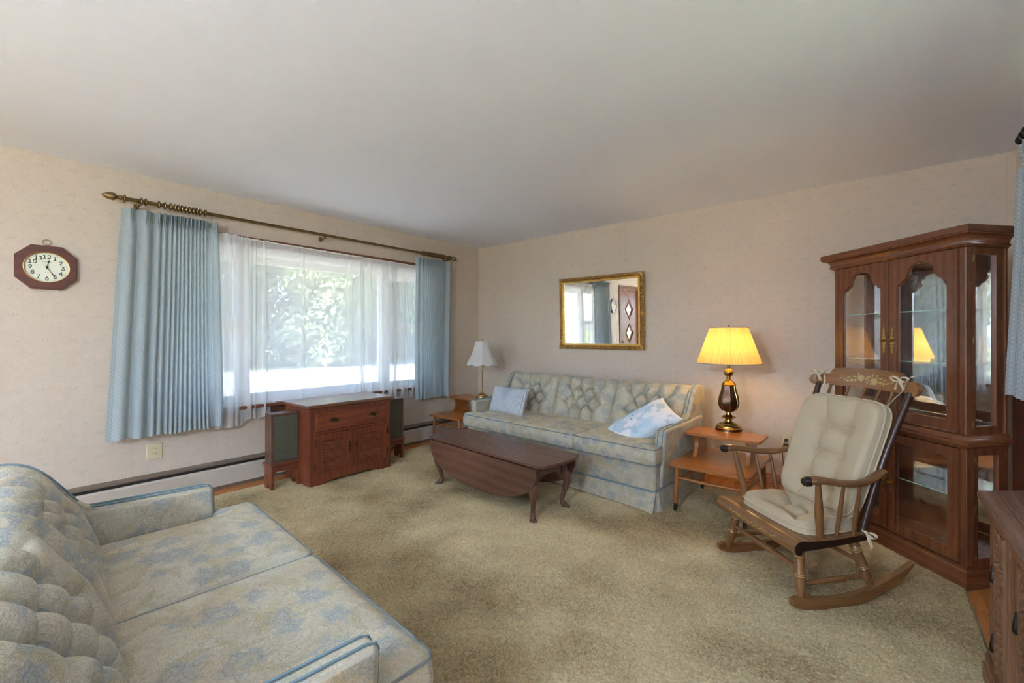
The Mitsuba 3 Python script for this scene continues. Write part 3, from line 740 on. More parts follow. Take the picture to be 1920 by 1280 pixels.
# curtain and rod on the right wall (only its end shows at the frame's right edge)
me, U = drape((3.195, 1.9), (3.215, 1.95), list(np.linspace(.03, .97, 16)), 2.165, .965, .545, .05, 31, sgn=-1, flare=.035)
k = thing('grey_curtain', 'pale grey blue patterned curtain beside the china cabinet at the right edge', 'curtain')
put('panel', me, 'pale_drape', k, True, uv=U)
k = thing('side_curtain_rod', 'dark iron curtain rod with a round end at the upper right corner', 'curtain rod')
put('pole', tube([(.535, 3.22, 2.21), (.535, .9, 2.21)], .012, 10), 'iron_black', k)
put('finial', move(lathe([(.002, -.034), (.018, -.028), (.026, -.012), (.022, .004), (.012, .012), (.015, .02), (.012, .03)], 18, 'y'), .535, 3.222, 2.21, rz=180), 'iron_black', k)
for y in (3.165, 3.10, 3.02, 2.9, 2.8, 2.7, 2.6): put('ring', move(rm, .535, y, 2.21), 'pewter_pull', k)
put('bracket', tube([(.66, 3.12, 2.19), (.56, 3.12, 2.19), (.535, 3.12, 2.205)], .008, 8), 'iron_black', k)

# ------------------------------------------------------------------ tufted sofas in floral damask
def damask_uv(v, n):
    side = np.abs(n[:, 0]) > .75
    return np.where(side[:, None], np.stack([v[:, 1]+3.3, v[:, 2]], 1), np.stack([v[:, 0], v[:, 2]+v[:, 1]], 1))
def tcushion(poly, z0, z1, crown, nest=.03):
    """box cushion: polygon footprint, crowned top, softened edges"""
    me = trimesh.creation.extrude_polygon(poly, z1-z0, engine='earcut'); me = refine(me, .022)
    v = me.vertices.copy(); import shapely
    d = shapely.distance(shapely.points(v[:, :2]), poly.exterior)
    t = v[:, 2]/(z1-z0)
    bulge = .010*np.sin(np.pi*t)
    c = np.array(poly.centroid.coords[0])
    edge = d < 1e-5
    o = v[:, :2]-c; o /= np.linalg.norm(o, axis=1, keepdims=True)+1e-9
    v[:, :2] += o*(bulge*edge)[:, None]
    s = np.clip(d/.22, 0, 1); s = np.sqrt(1-(1-s)**2)
    v[:, 2] = z0+v[:, 2]+np.where(t > .99, crown*s, 0)-np.where(t < .01, .3*crown*s, 0)
    me.vertices = v
    return me
def ring_of(poly, z, step=.015):
    L = poly.exterior.length; n = int(L/step)
    q = np.array([poly.exterior.interpolate(i/n, normalized=True).coords[0] for i in range(n)])
    return np.column_stack([q, np.full(n, z)])
def couch(name, label, nsec, W, crest, AY):
    """front at y=0, back towards +y; W overall width; ex depth of the seat"""
    k = thing(name, label, 'sofa' if nsec > 2 else 'loveseat')
    A = .085; xi = W/2-A-.005          # inner face of the arms
    yb = .50                           # foot of the back
    # frame below the cushions
    put('base', rbox(-W/2+.02, W/2-.02, .03, .86, .13, .335, .02), 'damask_cloth', k, 40, uv=damask_uv)
    put('piping', tube([(-W/2+.01, .80, .148), (-W/2+.012, .03, .148), (-W/2+.03, .016, .148), (W/2-.03, .016, .148), (W/2-.012, .03, .148), (W/2-.01, .80, .148)], .007, 8), 'piping_blue', k)
    # skirt: front sheet that flares at the ends, side sheets, pleat inserts at the corners
    xs = np.linspace(-W/2+.01, W/2-.01, 60); zs = np.linspace(.15, .012, 9)
    fl = lambda x: .022+.030*np.clip((np.abs(x)-W/2+.22)/.22, 0, 1)**1.5
    S = np.array([[[x, .016-fl(x)*((.15-z)/.14)**1.2, z+(.012*np.cos(x/(W/2)*np.pi/2)*((.15-z)/.14))] for x in xs] for z in zs])
    put('skirt', solidify(S, .006), 'damask_cloth', k, 50, uv=damask_uv)
    for s in (-1, 1):
        ys = np.linspace(.04, .84, 24)
        Q = np.array([[[s*(W/2-.008+.02*((.15-z)/.14)+.012*np.clip((.2-y)/.16, 0, 1)*((.15-z)/.14)), y, z] for y in ys] for z in zs])
        put('skirt', solidify(Q, .006), 'damask_cloth', k, 50, uv=damask_uv)
        pin = [[(s*(W/2-.03+.030*math.sin(t*9)*((.15-z)/.14)*.5+.03*t), .02+.03*t-.01*math.cos(t*9)*((.15-z)/.14), z-.004) for t in np.linspace(0, 1, 12)] for z in zs]
        put('corner_pleat', solidify(np.array(pin), .005), 'damask_cloth', k, 50, uv=damask_uv)
    # seat cushions
    edges = np.linspace(-W/2+.0, W/2-.0, nsec+1)
    if nsec == 3: edges = np.array([-W/2, -W/2+.68, W/2-.70, W/2])
    for i in range(nsec):
        a, b = edges[i]+.004, edges[i+1]-.004
        body = sbox(max(a, -xi), -.02, min(b, xi), yb+.06)
        if i == 0: body = body.union(sbox(a, -.02, a+.3, AY+.008))
        if i == nsec-1: body = body.union(sbox(b-.3, -.02, b, AY+.008))
        body = body.buffer(-.03, join_style=1).buffer(.03, join_style=1).buffer(.012).buffer(-.012)
        c = put('seat_cushion', tcushion(body, .338, .452, .030), 'damask_cloth', k, 50, uv=damask_uv)
        put('piping', tube(ring_of(body.buffer(.002), .452), .0040, 6, True), 'piping_grey', c)
        put('piping', tube(ring_of(body.buffer(.002), .340), .0040, 6, True), 'piping_grey', c)
    # tufted back: profile swept across, padded between the pleats
    cz = lambda z: z if z < .6 else .6+(z-.6)*(crest-.6)/.238
    prof = spline([(y_, cz(z_)) for y_, z_ in ((yb+.02, .38), (yb+.042, .50), (yb+.088, .62), (yb+.142, .735), (yb+.18, .80), (yb+.232, .838), (yb+.288, .832), (yb+.328, .79), (yb+.35, .70), (yb+.365, .45), (yb+.37, .14))], 16)
    t = np.r_[0, np.cumsum(np.linalg.norm(np.diff(prof, axis=0), axis=1))]
    smax = .64; sv = np.r_[np.linspace(0, smax, 130), np.linspace(smax+.02, t[-1], 18)]
    py, pz = np.interp(sv, t, prof[:, 0]), np.interp(sv, t, prof[:, 1])
    dy, dz = np.gradient(py, sv), np.gradient(pz, sv)
    ny, nz = -dz, dy; L = np.hypot(ny, nz); ny, nz = ny/L, nz/L
    BWd = W-.125; xs = np.linspace(-BWd/2, BWd/2, int(BWd/.0046))
    X, Sg = np.meshgrid(xs, sv, indexing='ij')
    ws = BWd/nsec; nf = 5; q = ws/nf
    xl = (X+BWd/2) % ws
    s0, ds, nr = .420, .085, 4          # first button row, row distance, rows
    up = np.clip((Sg-s0)/.03, 0, 1); s_low = s0-(nr-1)*ds
    lo = np.clip((s_low-Sg)/.03, 0, 1)
    ph = (s0-np.clip(Sg, s_low, s0))/(2*ds)
    u = xl/q
    sn = lambda a: np.abs(np.sin(np.pi*a))
    dia = (sn(u-ph)*sn(u+ph)+1e-6)**.54
    flt = sn(u)**.65
    off = 0.5*((nr-1) % 2)
    flb = sn(u-off)**.75
    h = dia*(1-up)*(1-lo)+flt*up+flb*lo
    gro = lambda a: np.exp(-(sn(a)*q/np.pi/.0050)**2)
    G_ = np.maximum(gro(u-ph), gro(u+ph))*(1-up)*(1-lo)+gro(u)*up+gro(u-off)*lo
    # bands beside the section seams carry no diagonals
    lim = np.where(Sg <= s_low, 1.47, 1.0+.47*np.abs(np.sin(np.pi*(s0-Sg)/(2*ds)))*(Sg < s0))
    e = np.minimum(u, nf-u); band = np.clip((lim-e)/.10, 0, 1)
    hb = np.abs(np.sin(np.pi*np.clip(e/lim, 0, 1)))**.75
    h = h*(1-band)+hb*band
    G_ = G_*(1-band)+band*np.exp(-(e*q/.006)**2)
    fade = np.clip((.555-Sg)/.13, 0, 1)*.88+.12*np.clip((smax-.02-Sg)/.05, 0, 1); fade = fade*fade*(3-2*fade)
    h = (h*.056-.038-.013*G_)*fade
    btn = []
    for sec in range(nsec):
        for r_ in range(nr):
            for c in range(1, nf if r_ % 2 == 0 else nf-1):
                btn.append((-BWd/2+sec*ws+(c+(.5 if r_ % 2 else 0))*q, s0-r_*ds))
    for bx, bs in btn: h -= .008*np.exp(-((X-bx)**2+(Sg-bs)**2)/.012**2)*fade
    ee = np.clip((np.abs(X)-BWd/2+.13)/.13, 0, 1); h = h+.030*ee*ee*np.clip((.42-Sg)/.3, 0, 1)
    XX = X*(1+.028*np.clip(Sg/.45, 0, 1))
    P = np.stack([XX, py+ny*h, pz+nz*h], -1)
    surf = grid(P, flip=True)
    caps = []
    for row, fl_ in ((P[0], False), (P[-1], True)):
        c = row.mean(0); v = np.vstack([row, c]); n = len(row)
        f = np.array([(i, (i+1) % n, n) for i in range(n)]); caps.append(TM(v, f[:, ::-1] if fl_ else f, process=False))
    bk = put('back', cat(surf, *caps), 'damask_cloth', k, 55, uv=damask_uv)
    bm = lathe([(.001, -.006), (.006, -.005), (.0085, 0), (.006, .004), (.001, .005)], 10, 'y')
    for bx, bs in btn:
        i = int(np.argmin(np.abs(sv-bs)))
        put('button', move(bm, bx*(1+.028*min(1, bs/.45)), py[i]+ny[i]*-.040, pz[i]+nz[i]*-.040), 'button_cloth', bk)
    # wings close the ends of the back and run down into the arms
    wc_ = lambda L_: [(y_, z_ if z_ < .6 else .6+(z_-.6)*(crest-.6)/.238) for y_, z_ in L_]
    wing = Polygon(spline(wc_([(yb-.06, .575), (yb+.03, .63), (yb+.085, .72), (yb+.135, .80), (yb+.185, .845), (yb+.245, .858), (yb+.33, .83), (yb+.345, .74), (yb+.35, .5), (yb+.35, .15), (yb-.02, .15), (yb-.10, .55)]), 8)).buffer(0)
    for s in (-1, 1):
        w = refine(move(extr(wing, .05, 'yz', W/2-.078), 0, .030, -.012), .03)
        lean = lambda m_: (m_.vertices.__setitem__((slice(None), 0), m_.vertices[:, 0]+.035*np.clip((m_.vertices[:, 2]-.2)/.4, 0, 1.2)), m_)[1]
        w = lean(w); w = w if s > 0 else mirx(w)
        put('wing', w, 'damask_cloth', k, 50, uv=damask_uv)
        body = m3.Manifold.batch_hull([m3.Manifold.sphere(.022, 12).translate([x, y, z]) for x in (W/2-.088+.022, W/2-.005-.022) for y, z in ((AY+.022, .172), (.80, .172), (.80, .575), (AY+.022, .556))])
        m_ = body.refine_to_length(.04).to_mesh(); am = TM(m_.vert_properties[:, :3].astype(float), m_.tri_verts.astype(int), process=False)
        am = lean(am); am = am if s > 0 else mirx(am)
        ar = put('arm', am, 'damask_cloth', k, 50, uv=damask_uv)
        for off_ in (.026, .060):
            path = [(W/2-.088+off_, AY-.002, z) for z in np.linspace(.16, .556, 12)]+[(W/2-.088+off_, AY+.005, .572), (W/2-.088+off_, AY+.027, .581)]+[(W/2-.088+off_, y, .579+.023*(y-.1)/.7) for y in np.linspace(AY+.07, .60, 9)]
            tb = lean(tube(path, .0038, 6)); tb = tb if s > 0 else mirx(tb)
            put('piping', tb, 'piping_blue', ar)
        path = [(W/2-.060, y+.028, z-.010) for y, z in spline(wc_([(yb+.04, .64), (yb+.085, .72), (yb+.135, .80), (yb+.185, .845), (yb+.245, .858)]), 6)]
        tb = lean(tube(path, .0042, 6)); tb = tb if s > 0 else mirx(tb)
        put('piping', tb, 'piping_blue', k)
    return k
frame(-2.23, 3.035, 0, -3.6)
couch('sofa', 'long three seat tufted floral sofa against the wall with the mirror', 3, 2.08, .838, .10)
frame(-1.580, .725, 0, 180-3.2)
couch('loveseat', 'tufted floral loveseat with two seat cushions in the left foreground', 2, 1.47, .795, .14)

# loose pillows
def pillow(w, h, t, sharp=3.2):
    n = 44; a = np.linspace(-1, 1, n)
    U, V = np.meshgrid(a, a, indexing='ij')
    pinch = 1-.06*(1-np.abs(V)**2)*np.abs(U)**3, 1-.06*(1-np.abs(U)**2)*np.abs(V)**3
    x, y = U*w/2*pinch[0], V*h/2*pinch[1]
    z = t/2*((1-np.abs(U)**sharp)*(1-np.abs(V)**sharp))**.5
    z = z*(1+.10*(meshkit.fbm(np.stack([U*2, V*2, 0*U], -1), 3, int(w*100))-.5))
    A, B = grid(np.stack([x, y, z], -1)), grid(np.stack([x, y, -z-.0004], -1), flip=True)
    return cat(A, B)
def pillow_uv(v, n): return v[:, :2]
def lay(me, M): me = me.copy(); me.apply_transform(M); return me
def basis(o, ex, ey):
    ex = np.array(ex, float); ex /= np.linalg.norm(ex); ey = np.array(ey, float); ey -= ex*(ex@ey); ey /= np.linalg.norm(ey)
    M = np.eye(4); M[:3, 0], M[:3, 1], M[:3, 2], M[:3, 3] = ex, ey, np.cross(ex, ey), o
    return M
def put_pillow(name, label, M, w, h, t, mat):
    G[0] = M
    k = thing(name, label, 'pillow', 'throw pillows on the sofa')
    put('cover', pillow(w, h, t), mat, k, True, uv=pillow_uv)
    e = [(np.sign(math.cos(q))*abs(math.cos(q))**.25*w/2*.985, np.sign(math.sin(q))*abs(math.sin(q))**.25*h/2*.985, 0) for q in np.linspace(0, 2*np.pi, 60, False)]
    return k
put_pillow('throw_pillow', 'grey lumbar pillow with white dashed stripes at the left end of the sofa', basis((-2.90, 3.375, .590), (.985, -.14, 0), (0, .34, 1)), .52, .29, .13, 'striped_cloth')
put_pillow('throw_pillow', 'white and pale blue watercolour pillow leaning on the right arm of the sofa', basis((-1.425, 3.30, .555), (.36, .28, .26), (-.28, .13, .08)), .52, .31, .15, 'watercolour_cloth')
frame()
# ------------------------------------------------------------------ wall clock
frame(-4.17, .2075, 1.6975, 90)     # local x along the wall (+ = right for a viewer), local y into the wall
frame(-4.17, .2075, 1.6975, 0); G[0] = np.array([[0, -1, 0, -4.17], [1, 0, 0, .2075], [0, 0, 1, 1.6975], [0, 0, 0, 1.0]])
k = thing('wall_clock', 'octagonal dark wooden wall clock with an oval white dial', 'clock')
CWd, CHt = .142, .142
cut = .072
octa = lambda w, h, c: Polygon([(-w, -h+c), (-w+c, -h), (w-c, -h), (w, -h+c), (w, h-c), (w-c, h), (-w+c, h), (-w, h-c)])
oval = lambda a, b, n=48: Polygon([(a*math.cos(t), b*math.sin(t)) for t in np.linspace(0, 2*np.pi, n, False)])
fr_ = octa(CWd, CHt, cut).difference(oval(.105, .099))
# case with a bevelled edge: two steps
put('case', cat(extr(octa(CWd, CHt, cut).difference(oval(.105, .099)), .022, 'xz', -.022), extr(octa(CWd-.010, CHt-.010, cut-.004).difference(oval(.105, .099)), .010, 'xz', -.032)), 'clock_wood', k, 20, grain='x')
put('bezel', tube([(.1035*math.cos(t), -.031, .0975*math.sin(t)) for t in np.linspace(0, 2*np.pi, 48, False)], .0030, 8, True), 'gold_bright', k)
d = put('dial', extr(oval(.104, .098), .004, 'xz', -.022), 'dial_white', k, False)
put('minute_track', tube([(.092*math.cos(t), -.0222, .086*math.sin(t)) for t in np.linspace(0, 2*np.pi, 60, False)], .0005, 4, True), 'ink_soft', d, False)
num = {1: '1', 2: '2', 3: '3', 4: '4', 5: '5', 6: '6', 7: '7', 8: '8', 9: '9', 10: '10', 11: '11', 12: '12'}
def letters(txt, hh, cx, cz, y, mat, parent, name, bold=True):
    m = meshkit.text_mesh(txt, hh, .0008, bold)
    b = m.bounds; v = m.vertices-[(b[0, 0]+b[1, 0])/2, (b[0, 1]+b[1, 1])/2, 0]
    m.vertices = np.stack([v[:, 0]+cx, y-v[:, 2], v[:, 1]+cz], 1)
    put(name, m, mat, parent, False)
for n_, tx in num.items():
    a = math.radians(90-30*n_)
    letters(tx, .024, .0735*math.cos(a), .0690*math.sin(a), -.0221, 'ink', d, 'numeral')
    put('hour_dot', move(lathe([(.0018, 0), (.0018, .0006), (.0003, .0007)], 8, 'y'), .094*math.cos(a), -.0228, .088*math.sin(a)), 'ink', d, False)
put('print_marks', cat(*[cbox(-.020+i*.005, -.0172+i*.005, -.0228, -.0222, .034, .0385, .0002) for i in range(9)]), 'ink_soft', d, False)
letters('QUARTZ', .0045, 0, -.034, -.0221, 'ink_soft', d, 'lettering', False)
def hand(ang, L, w, y):
    a = math.radians(90-ang); c, s = math.cos(a), math.sin(a)
    pts = [(-.012, .0012), (0, .0016), (L*.6, .0013), (L*.72, w), (L*.84, .0014), (L, .0004)]
    poly = [(p*c-q*s, p*s+q*c) for p, q in pts]+[(p*c+q*s, p*s-q*c) for p, q in pts[::-1]]
    return extr(Polygon(poly), .001, 'xz', y)
put('hour_hand', hand(12, .052, .005, -.026), 'iron_black', k, False)
put('minute_hand', hand(149, .070, .0035, -.028), 'iron_black', k, False)
put('hub', move(lathe([(.006, 0), (.006, .003), (.002, .006)], 14, 'y'), 0, -.031, 0), 'iron_black', k)
put('hanging_ring', tube([(.020*math.cos(t), -.010, .165+.018*math.sin(t)) for t in np.linspace(0, 2*np.pi, 28, False)], .0018, 6, True), 'antique_brass', k)
put('ring_stem', move(lathe([(.005, 0), (.004, .005), (.003, .008), (.0025, .012)], 10), 0, -.010, .138), 'antique_brass', k)

# ------------------------------------------------------------------ gilt mirror on the back wall (hung from a wire: leans forward a little)
G[0] = np.array([[1, 0, 0, -2.305], [0, 1, 0, 4.205], [0, 0, 1, 1.108], [0, 0, 0, 1.0]]) @ trimesh.transformations.rotation_matrix(math.radians(1.2), [1, 0, 0])
k = thing('mirror', 'rectangular mirror in an ornate gilt frame above the long sofa', 'mirror')
MW, MH, FB = .505, .795, .062
out, inn = sbox(-MW, 0, MW, MH), sbox(-MW+FB, FB, MW-FB, MH-FB)
put('backing', extr(out.buffer(-.005), .012, 'xz', -.010), 'dark_wood', k, False)
put('glass', grid(np.array([[[-MW+FB-.004, -.013, FB-.004], [-MW+FB-.004, -.013, MH-FB+.004]], [[MW-FB+.004, -.013, FB-.004], [MW-FB+.004, -.013, MH-FB+.004]]])), 'mirror_glass', k, False)
# ornate moulding: closed loop swept with a running leaf relief
def gilt_loop():
    sec = [(.0, -.010), (.004, -.026), (.014, -.036), (.026, -.034), (.036, -.024), (.044, -.020)]
    cor = [(-MW, 0), (MW, 0), (MW, MH), (-MW, MH)]
    pts = []
    for i in range(4):
        a, b = np.array(cor[i]), np.array(cor[(i+1) % 4]); L = np.linalg.norm(b-a); n = int(L/.0035)
        for j in range(n): pts.append((a+(b-a)*j/n, i, j/n*L, L))
    V = []
    for (p, i, s, L) in pts:
        inw = np.array([(0, 1), (-1, 0), (0, -1), (1, 0)][i], float)
        for m_, (e, y) in enumerate(sec):
            lim = e
            q = p+inw*e
            q = np.clip(q, [-MW+e, e], [MW-e, MH-e])
            bump = .0035*math.sin(s*2*math.pi/.021+m_*1.3)*math.sin(math.pi*m_/5)+.0025*math.sin(s*2*math.pi/.0095+m_*2.1)*(0 < m_ < 5)
            V.append((q[0], y-bump, q[1]))
    n = len(pts); m_ = len(sec)
    P = np.array(V).reshape(n, m_, 3)
    return grid(P, close_u=True, flip=False)
put('moulding', gilt_loop(), 'gold_ornament', k, 40)
liner = extr(sbox(-MW+.043, .043, MW-.043, MH-.043).difference(inn), .008, 'xz', -.021)
put('liner', liner, 'gold_bright', k, False)
corner = cat(*[move(lathe([(.001, -.012), (.008, -.010), (.012, -.004), (.013, 0)], 10, 'y'), dx, -.033, dz) for dx, dz in ((.012, .012), (.030, .014), (.014, .030), (.046, .018), (.018, .046), (.028, .028))])
for sx, sz in ((1, 1), (-1, 1), (1, -1), (-1, -1)):
    c = corner.copy(); c.vertices = c.vertices*[sx, 1, sz]+[-sx*MW, 0, 0 if sz > 0 else MH]
    put('corner_ornament', c, 'gold_ornament', k)

# ------------------------------------------------------------------ record cabinet with louvred doors
frame(-3.555, 1.645, 0, 90)       # local x = world +y (width), local y = world -x (towards the wall)
CW, CD, CHh = .765, .46, .652
k = thing('record_cabinet', 'reddish wooden cabinet with one wide drawer and two louvred doors under the window', 'cabinet')
ft = Polygon([(0, 0), (.10, 0), (.125, .012), (.16, .028), (.20, .034), (CW-.20, .034), (CW-.16, .028), (CW-.125, .012), (CW-.10, 0), (CW, 0), (CW, .655), (0, .655)])
face = ft.difference(sbox(.045, .10, CW-.045, .432)).difference(sbox(.05, .452, CW-.05, .615))
put('face_frame', extr(face, .022, 'xz', 0), 'cherry_red', k, False, grain='z')
for x in (0, CW-.02): put('side_panel', cbox(x, x+.02, .022, CD, 0, .655, .002), 'cherry_red', k, 25, grain='z')
put('back_panel', cbox(.02, CW-.02, CD-.012, CD, .04, .655), 'dark_wood', k, False)
put('bottom_panel', cbox(.02, CW-.02, .022, CD-.012, .08, .10), 'dark_wood', k, False)
tp = [(-.030, 0), (CW+.030, 0)]
put('top', rbox(-.030, CW+.030, -.030, CD+.01, .655, .684, .009, 2), 'gloss_top', k, 40, grain='x')
dw = put('drawer', rbox(.052, CW-.052, -.004, .018, .454, .613, .005, 1), 'cherry_red', k, 25, grain='x')
def bail(parent, cx, cz, w=.045):
    pl_ = Polygon(spline([(-w, .004), (-w*.55, .016), (0, .026), (w*.55, .016), (w, .004), (w*.6, -.010), (0, -.004), (-w*.6, -.010)], 5, True)).buffer(0)
    m_ = extr(pl_, .003, 'xz', -.007); m_.apply_translation([cx, 0, cz])
    h_ = put('handle', m_, 'dark_brass', parent, 25)
    put('bail', tube([(cx+w*.82*math.cos(a), -.014-.004*math.sin(-a), cz+.002+.018*math.sin(a)) for a in np.linspace(math.pi, 2*math.pi, 16)], .0028, 8), 'brass_pale', h_)
    for s in (-1, 1): put('post', move(lathe([(.005, -.012), (.006, -.006), (.004, 0)], 10, 'y'), cx+s*w*.80, -.006, cz+.003), 'brass_pale', h_)
bail(dw, .205, .535); bail(dw, CW-.185, .530)
for i, (x0, x1) in enumerate(((.047, CW/2-.0015), (CW/2+.0015, CW-.047))):
    L0, L1, B0, B1 = x0+.060, x1-.060, .160, .375
    fr_ = sbox(x0, .102, x1, .430).difference(sbox(L0, B0, L1, B1))
    dr_ = put('door', extr(fr_, .020, 'xz', -.006), 'cherry_red', k, False, grain='z')
    for j in range(11):
        z = B0+(j+.5)*(B1-B0)/11
        put('slat', move(cbox(L0-.002, L1+.002, -.002, .002, -.0125, .0125, .0008), 0, .004, z, rx=-38), 'cherry_red', dr_, False, grain='x')
    put('backing', cbox(L0, L1, .012, .015, B0, B1), 'dark_wood', dr_, False)
    cx = x1-.030 if i == 0 else x0+.030
    pp = [(0, .056), (.004, .048), (.002, .040), (.008, .030), (.004, .018), (.0095, .006), (.0095, -.006), (.004, -.018), (.008, -.030), (.002, -.040), (.004, -.048), (0, -.056)]
    esc = Polygon(pp+[(-a, b) for a, b in pp[::-1]]).buffer(.0008)
    m_ = extr(esc, .003, 'xz', -.009); m_.apply_translation([cx, 0, .285])
    h_ = put('handle', m_, 'dark_brass', dr_, 25)
    put('knob', move(lathe([(.001, -.018), (.007, -.015), (.007, -.008), (.003, 0)], 12, 'y'), cx, -.008, .290), 'dark_brass', h_)
    hx = x0-.006 if i == 0 else x1+.006
    for z in (.165, .365):
        hg = cat(cbox(hx-.006, hx+.010, -.009, -.004, z-.024, z+.024, .001), move(lathe([(.004, -.03), (.005, -.022), (.005, .022), (.004, .03)], 10), hx, -.008, z))
        put('hinge', hg, 'dark_brass', dr_)

# ------------------------------------------------------------------ the two loudspeakers on their little stands
def speaker_pair(y0, which):
    frame(-3.735, y0, 0, 90)
    SW, SD = .225, .125
    s = thing('speaker_stand', f'small wooden bench stand under the {which} loudspeaker', 'stand', 'loudspeaker stands')
    put('top_board', rbox(-.012, SW+.012, -.020, SD+.012, .198, .214, .004, 1), 'cherry_red', s, 25, grain='x')
    for x in (0, SW-.018):
        leg = Polygon([(-.012, 0), (.030, 0), (.034, .030), (.052, .060), (.070, .030), (.074, 0), (SD+.006, 0), (SD+.006, .198), (-.012, .198)])
        leg = Polygon([(-.010, 0), (.034, 0), (.036, .028), (.055, .058), (.074, .028), (.076, 0), (SD+.004, 0), (SD+.004, .198), (-.010, .198)])
        put('leg', extr(leg, .018, 'yz', x), 'cherry_red', s, False, grain='z')
    ap = Polygon([(.018, .198), (.018, .135), (.045, .150), (SW-.045, .150), (SW-.018, .135), (SW-.018, .198)])
    put('apron', extr(ap, .012, 'xz', -.004), 'cherry_red', s, False, grain='x')
    k = thing('loudspeaker', f'wooden loudspeaker with a dark green grille {which} of the record cabinet', 'speaker', 'loudspeakers beside the record cabinet')
    put('case', extr(sbox(0, .214, SW, .618).difference(sbox(.014, .232, SW-.014, .600)), SD, 'xz', -.006), 'walnut_table', k, False, grain='z')
    put('back_panel', cbox(.012, SW-.012, SD-.016, SD-.008, .226, .606), 'dark_wood', k, False)
    put('grille', rbox(.015, SW-.015, -.003, .012, .233, .599, .003, 1), 'grille_cloth', k, 30)
speaker_pair(1.418, 'left'); speaker_pair(2.462, 'right')

# ------------------------------------------------------------------ drop-leaf coffee table
frame(-2.29, 2.535, 0, -4.6)
k = thing('coffee_table', 'dark drop-leaf coffee table with cabriole legs in front of the long sofa', 'coffee table')
TL, TWd, TH = .60, .225, .402       # half length of the straight side, half width, height
bow = lambda s: [(s*(TL+.075*math.cos(a)), (TWd+.0)*math.sin(a)) for a in np.linspace(-math.pi/2, math.pi/2, 21)]
topP = Polygon(bow(1)+bow(-1)[::-1])
def lip(poly, z0, z1, r):
    m_ = [m3.Manifold.extrude(m3.CrossSection([np.array(_ori(poly.buffer(-o)).exterior.coords)[:-1]]), z1-z0-2*d).translate([0, 0, z0+d]) for o, d in ((0, r), (r*.3, r*.3), (r, 0))]
    u = m_[0]
    for q in m_[1:]: u = u+q
    o = u.to_mesh(); return TM(o.vert_properties[:, :3].astype(float), o.tri_verts.astype(int), process=True)
put('top', lip(_ori(topP), TH-.020, TH, .009), 'walnut_table', k, 20, grain='x')
for s in (-1, 1):
    # hanging leaf: half oval, hinged at the long edge
    a = np.linspace(0, math.pi, 31)
    lf = Polygon([(TL*1.0*math.cos(t), TH-.026-.275*abs(math.sin(t))**.72) for t in a])
    m_ = extr(lf, .018, 'xz', 0); m_ = move(m_, 0, s*(TWd-.004)-(.018 if s > 0 else 0)+0, 0)
    put('leaf', m_, 'walnut_table', k, 20, grain='x')
AP = .52
for s in (-1, 1):
    put('long_rail', cbox(-AP, AP, s*.165-.009, s*.165+.009, .285, TH-.020), 'walnut_table', k, 25, grain='x')
    ap = Polygon([(-.17, TH-.02), (-.17, .235), (-.13, .235), (-.10, .270), (-.05, .292), (.05, .292), (.10, .270), (.13, .235), (.17, .235), (.17, TH-.02)])
    put('end_apron', extr(ap, .02, 'yz', s*AP-.01), 'walnut_table', k, False, grain='y')
for sx in (-1, 1):
    for sy in (-1, 1):
        ctr = spline([(0, 0, .335), (.012, .012, .275), (.026, .026, .235), (.020, .020, .165), (.004, .004, .090), (.002, .002, .045), (.018, .018, .020), (.030, .030, .010)], 5)
        rad = np.interp(np.linspace(0, 1, len(ctr)), [0, .14, .28, .45, .65, .8, .92, 1], [.030, .034, .036, .026, .017, .0155, .022, .012])
        lg = tube(ctr*[sx, sy, 1], rad, 12)
        pad = move(lathe([(.006, 0), (.024, .002), (.028, .010), (.025, .018), (.012, .026)], 16), sx*.022, sy*.022, 0)
        blk = cbox(-.028, .028, -.028, .028, .275, TH-.020, .003)
        knee = cat(lg, pad, blk); knee.apply_translation([sx*(AP-.005), sy*.158, 0])
        put('leg', knee, 'walnut_table', k, 45, grain='z')

# ------------------------------------------------------------------ step end tables
def end_table(x0, y0, label):
    frame(x0, y0, 0, -1.0)
    W, D = .525, .665
    k = thing('end_table', label, 'side table', 'step end tables')
    tp = lambda a, b, c, d, r: _ori(sbox(a, b, c, d).buffer(-r).buffer(r))
    put('lower_top', lip(tp(0, 0, W, D, .03), .325, .347, .008), 'honey_wood', k, 20, grain='x')
    put('upper_top', lip(tp(.01, .275, W+.0, .575, .028), .505, .525, .008), 'honey_wood', k, 20, grain='x')
    br = Polygon(spline([(.30, .347), (.335, .40), (.345, .44), (.33, .48), (.29, .505)], 6).tolist()+[(.54, .505), (.54, .347)])
    for x in (.07, W-.10): put('shelf_bracket', extr(br, .028, 'yz', x), 'honey_wood', k, 30, grain='z')
    for xx in (.05, W-.05):
        for yy in (.05, D-.05):
            dx = -.010 if xx < .2 else .010; dyy = -.010 if yy < .2 else .010
            lg = tube([(xx+dx, yy+dyy, .062), (xx, yy, .325)], [.0125, .0185], 12)
            l_ = put('leg', lg, 'honey_wood', k, 40, grain='z')
            put('ferrule', tube([(xx+dx*1.3, yy+dyy*1.3, .012), (xx+dx, yy+dyy, .062)], [.0105, .0127], 12), 'black_rubber', l_)
    for yy in (.05, D-.05): put('stretcher', tube([(.05, yy, .245), (W/2, yy, .240), (W-.05, yy, .245)], [.008, .0125, .008], 10), 'honey_wood', k, 40, grain='x')
    for xx in (.05, W-.05): put('stretcher', tube([(xx, .05, .225), (xx, D/2, .222), (xx, D-.05, .225)], [.008, .011, .008], 10), 'honey_wood', k, 40, grain='y')
    return k
end_table(-1.150, 3.080, 'honey coloured step end table with the lit brass lamp, right of the sofa')
end_table(-3.990, 3.225, 'honey coloured step end table in the room corner left of the sofa')

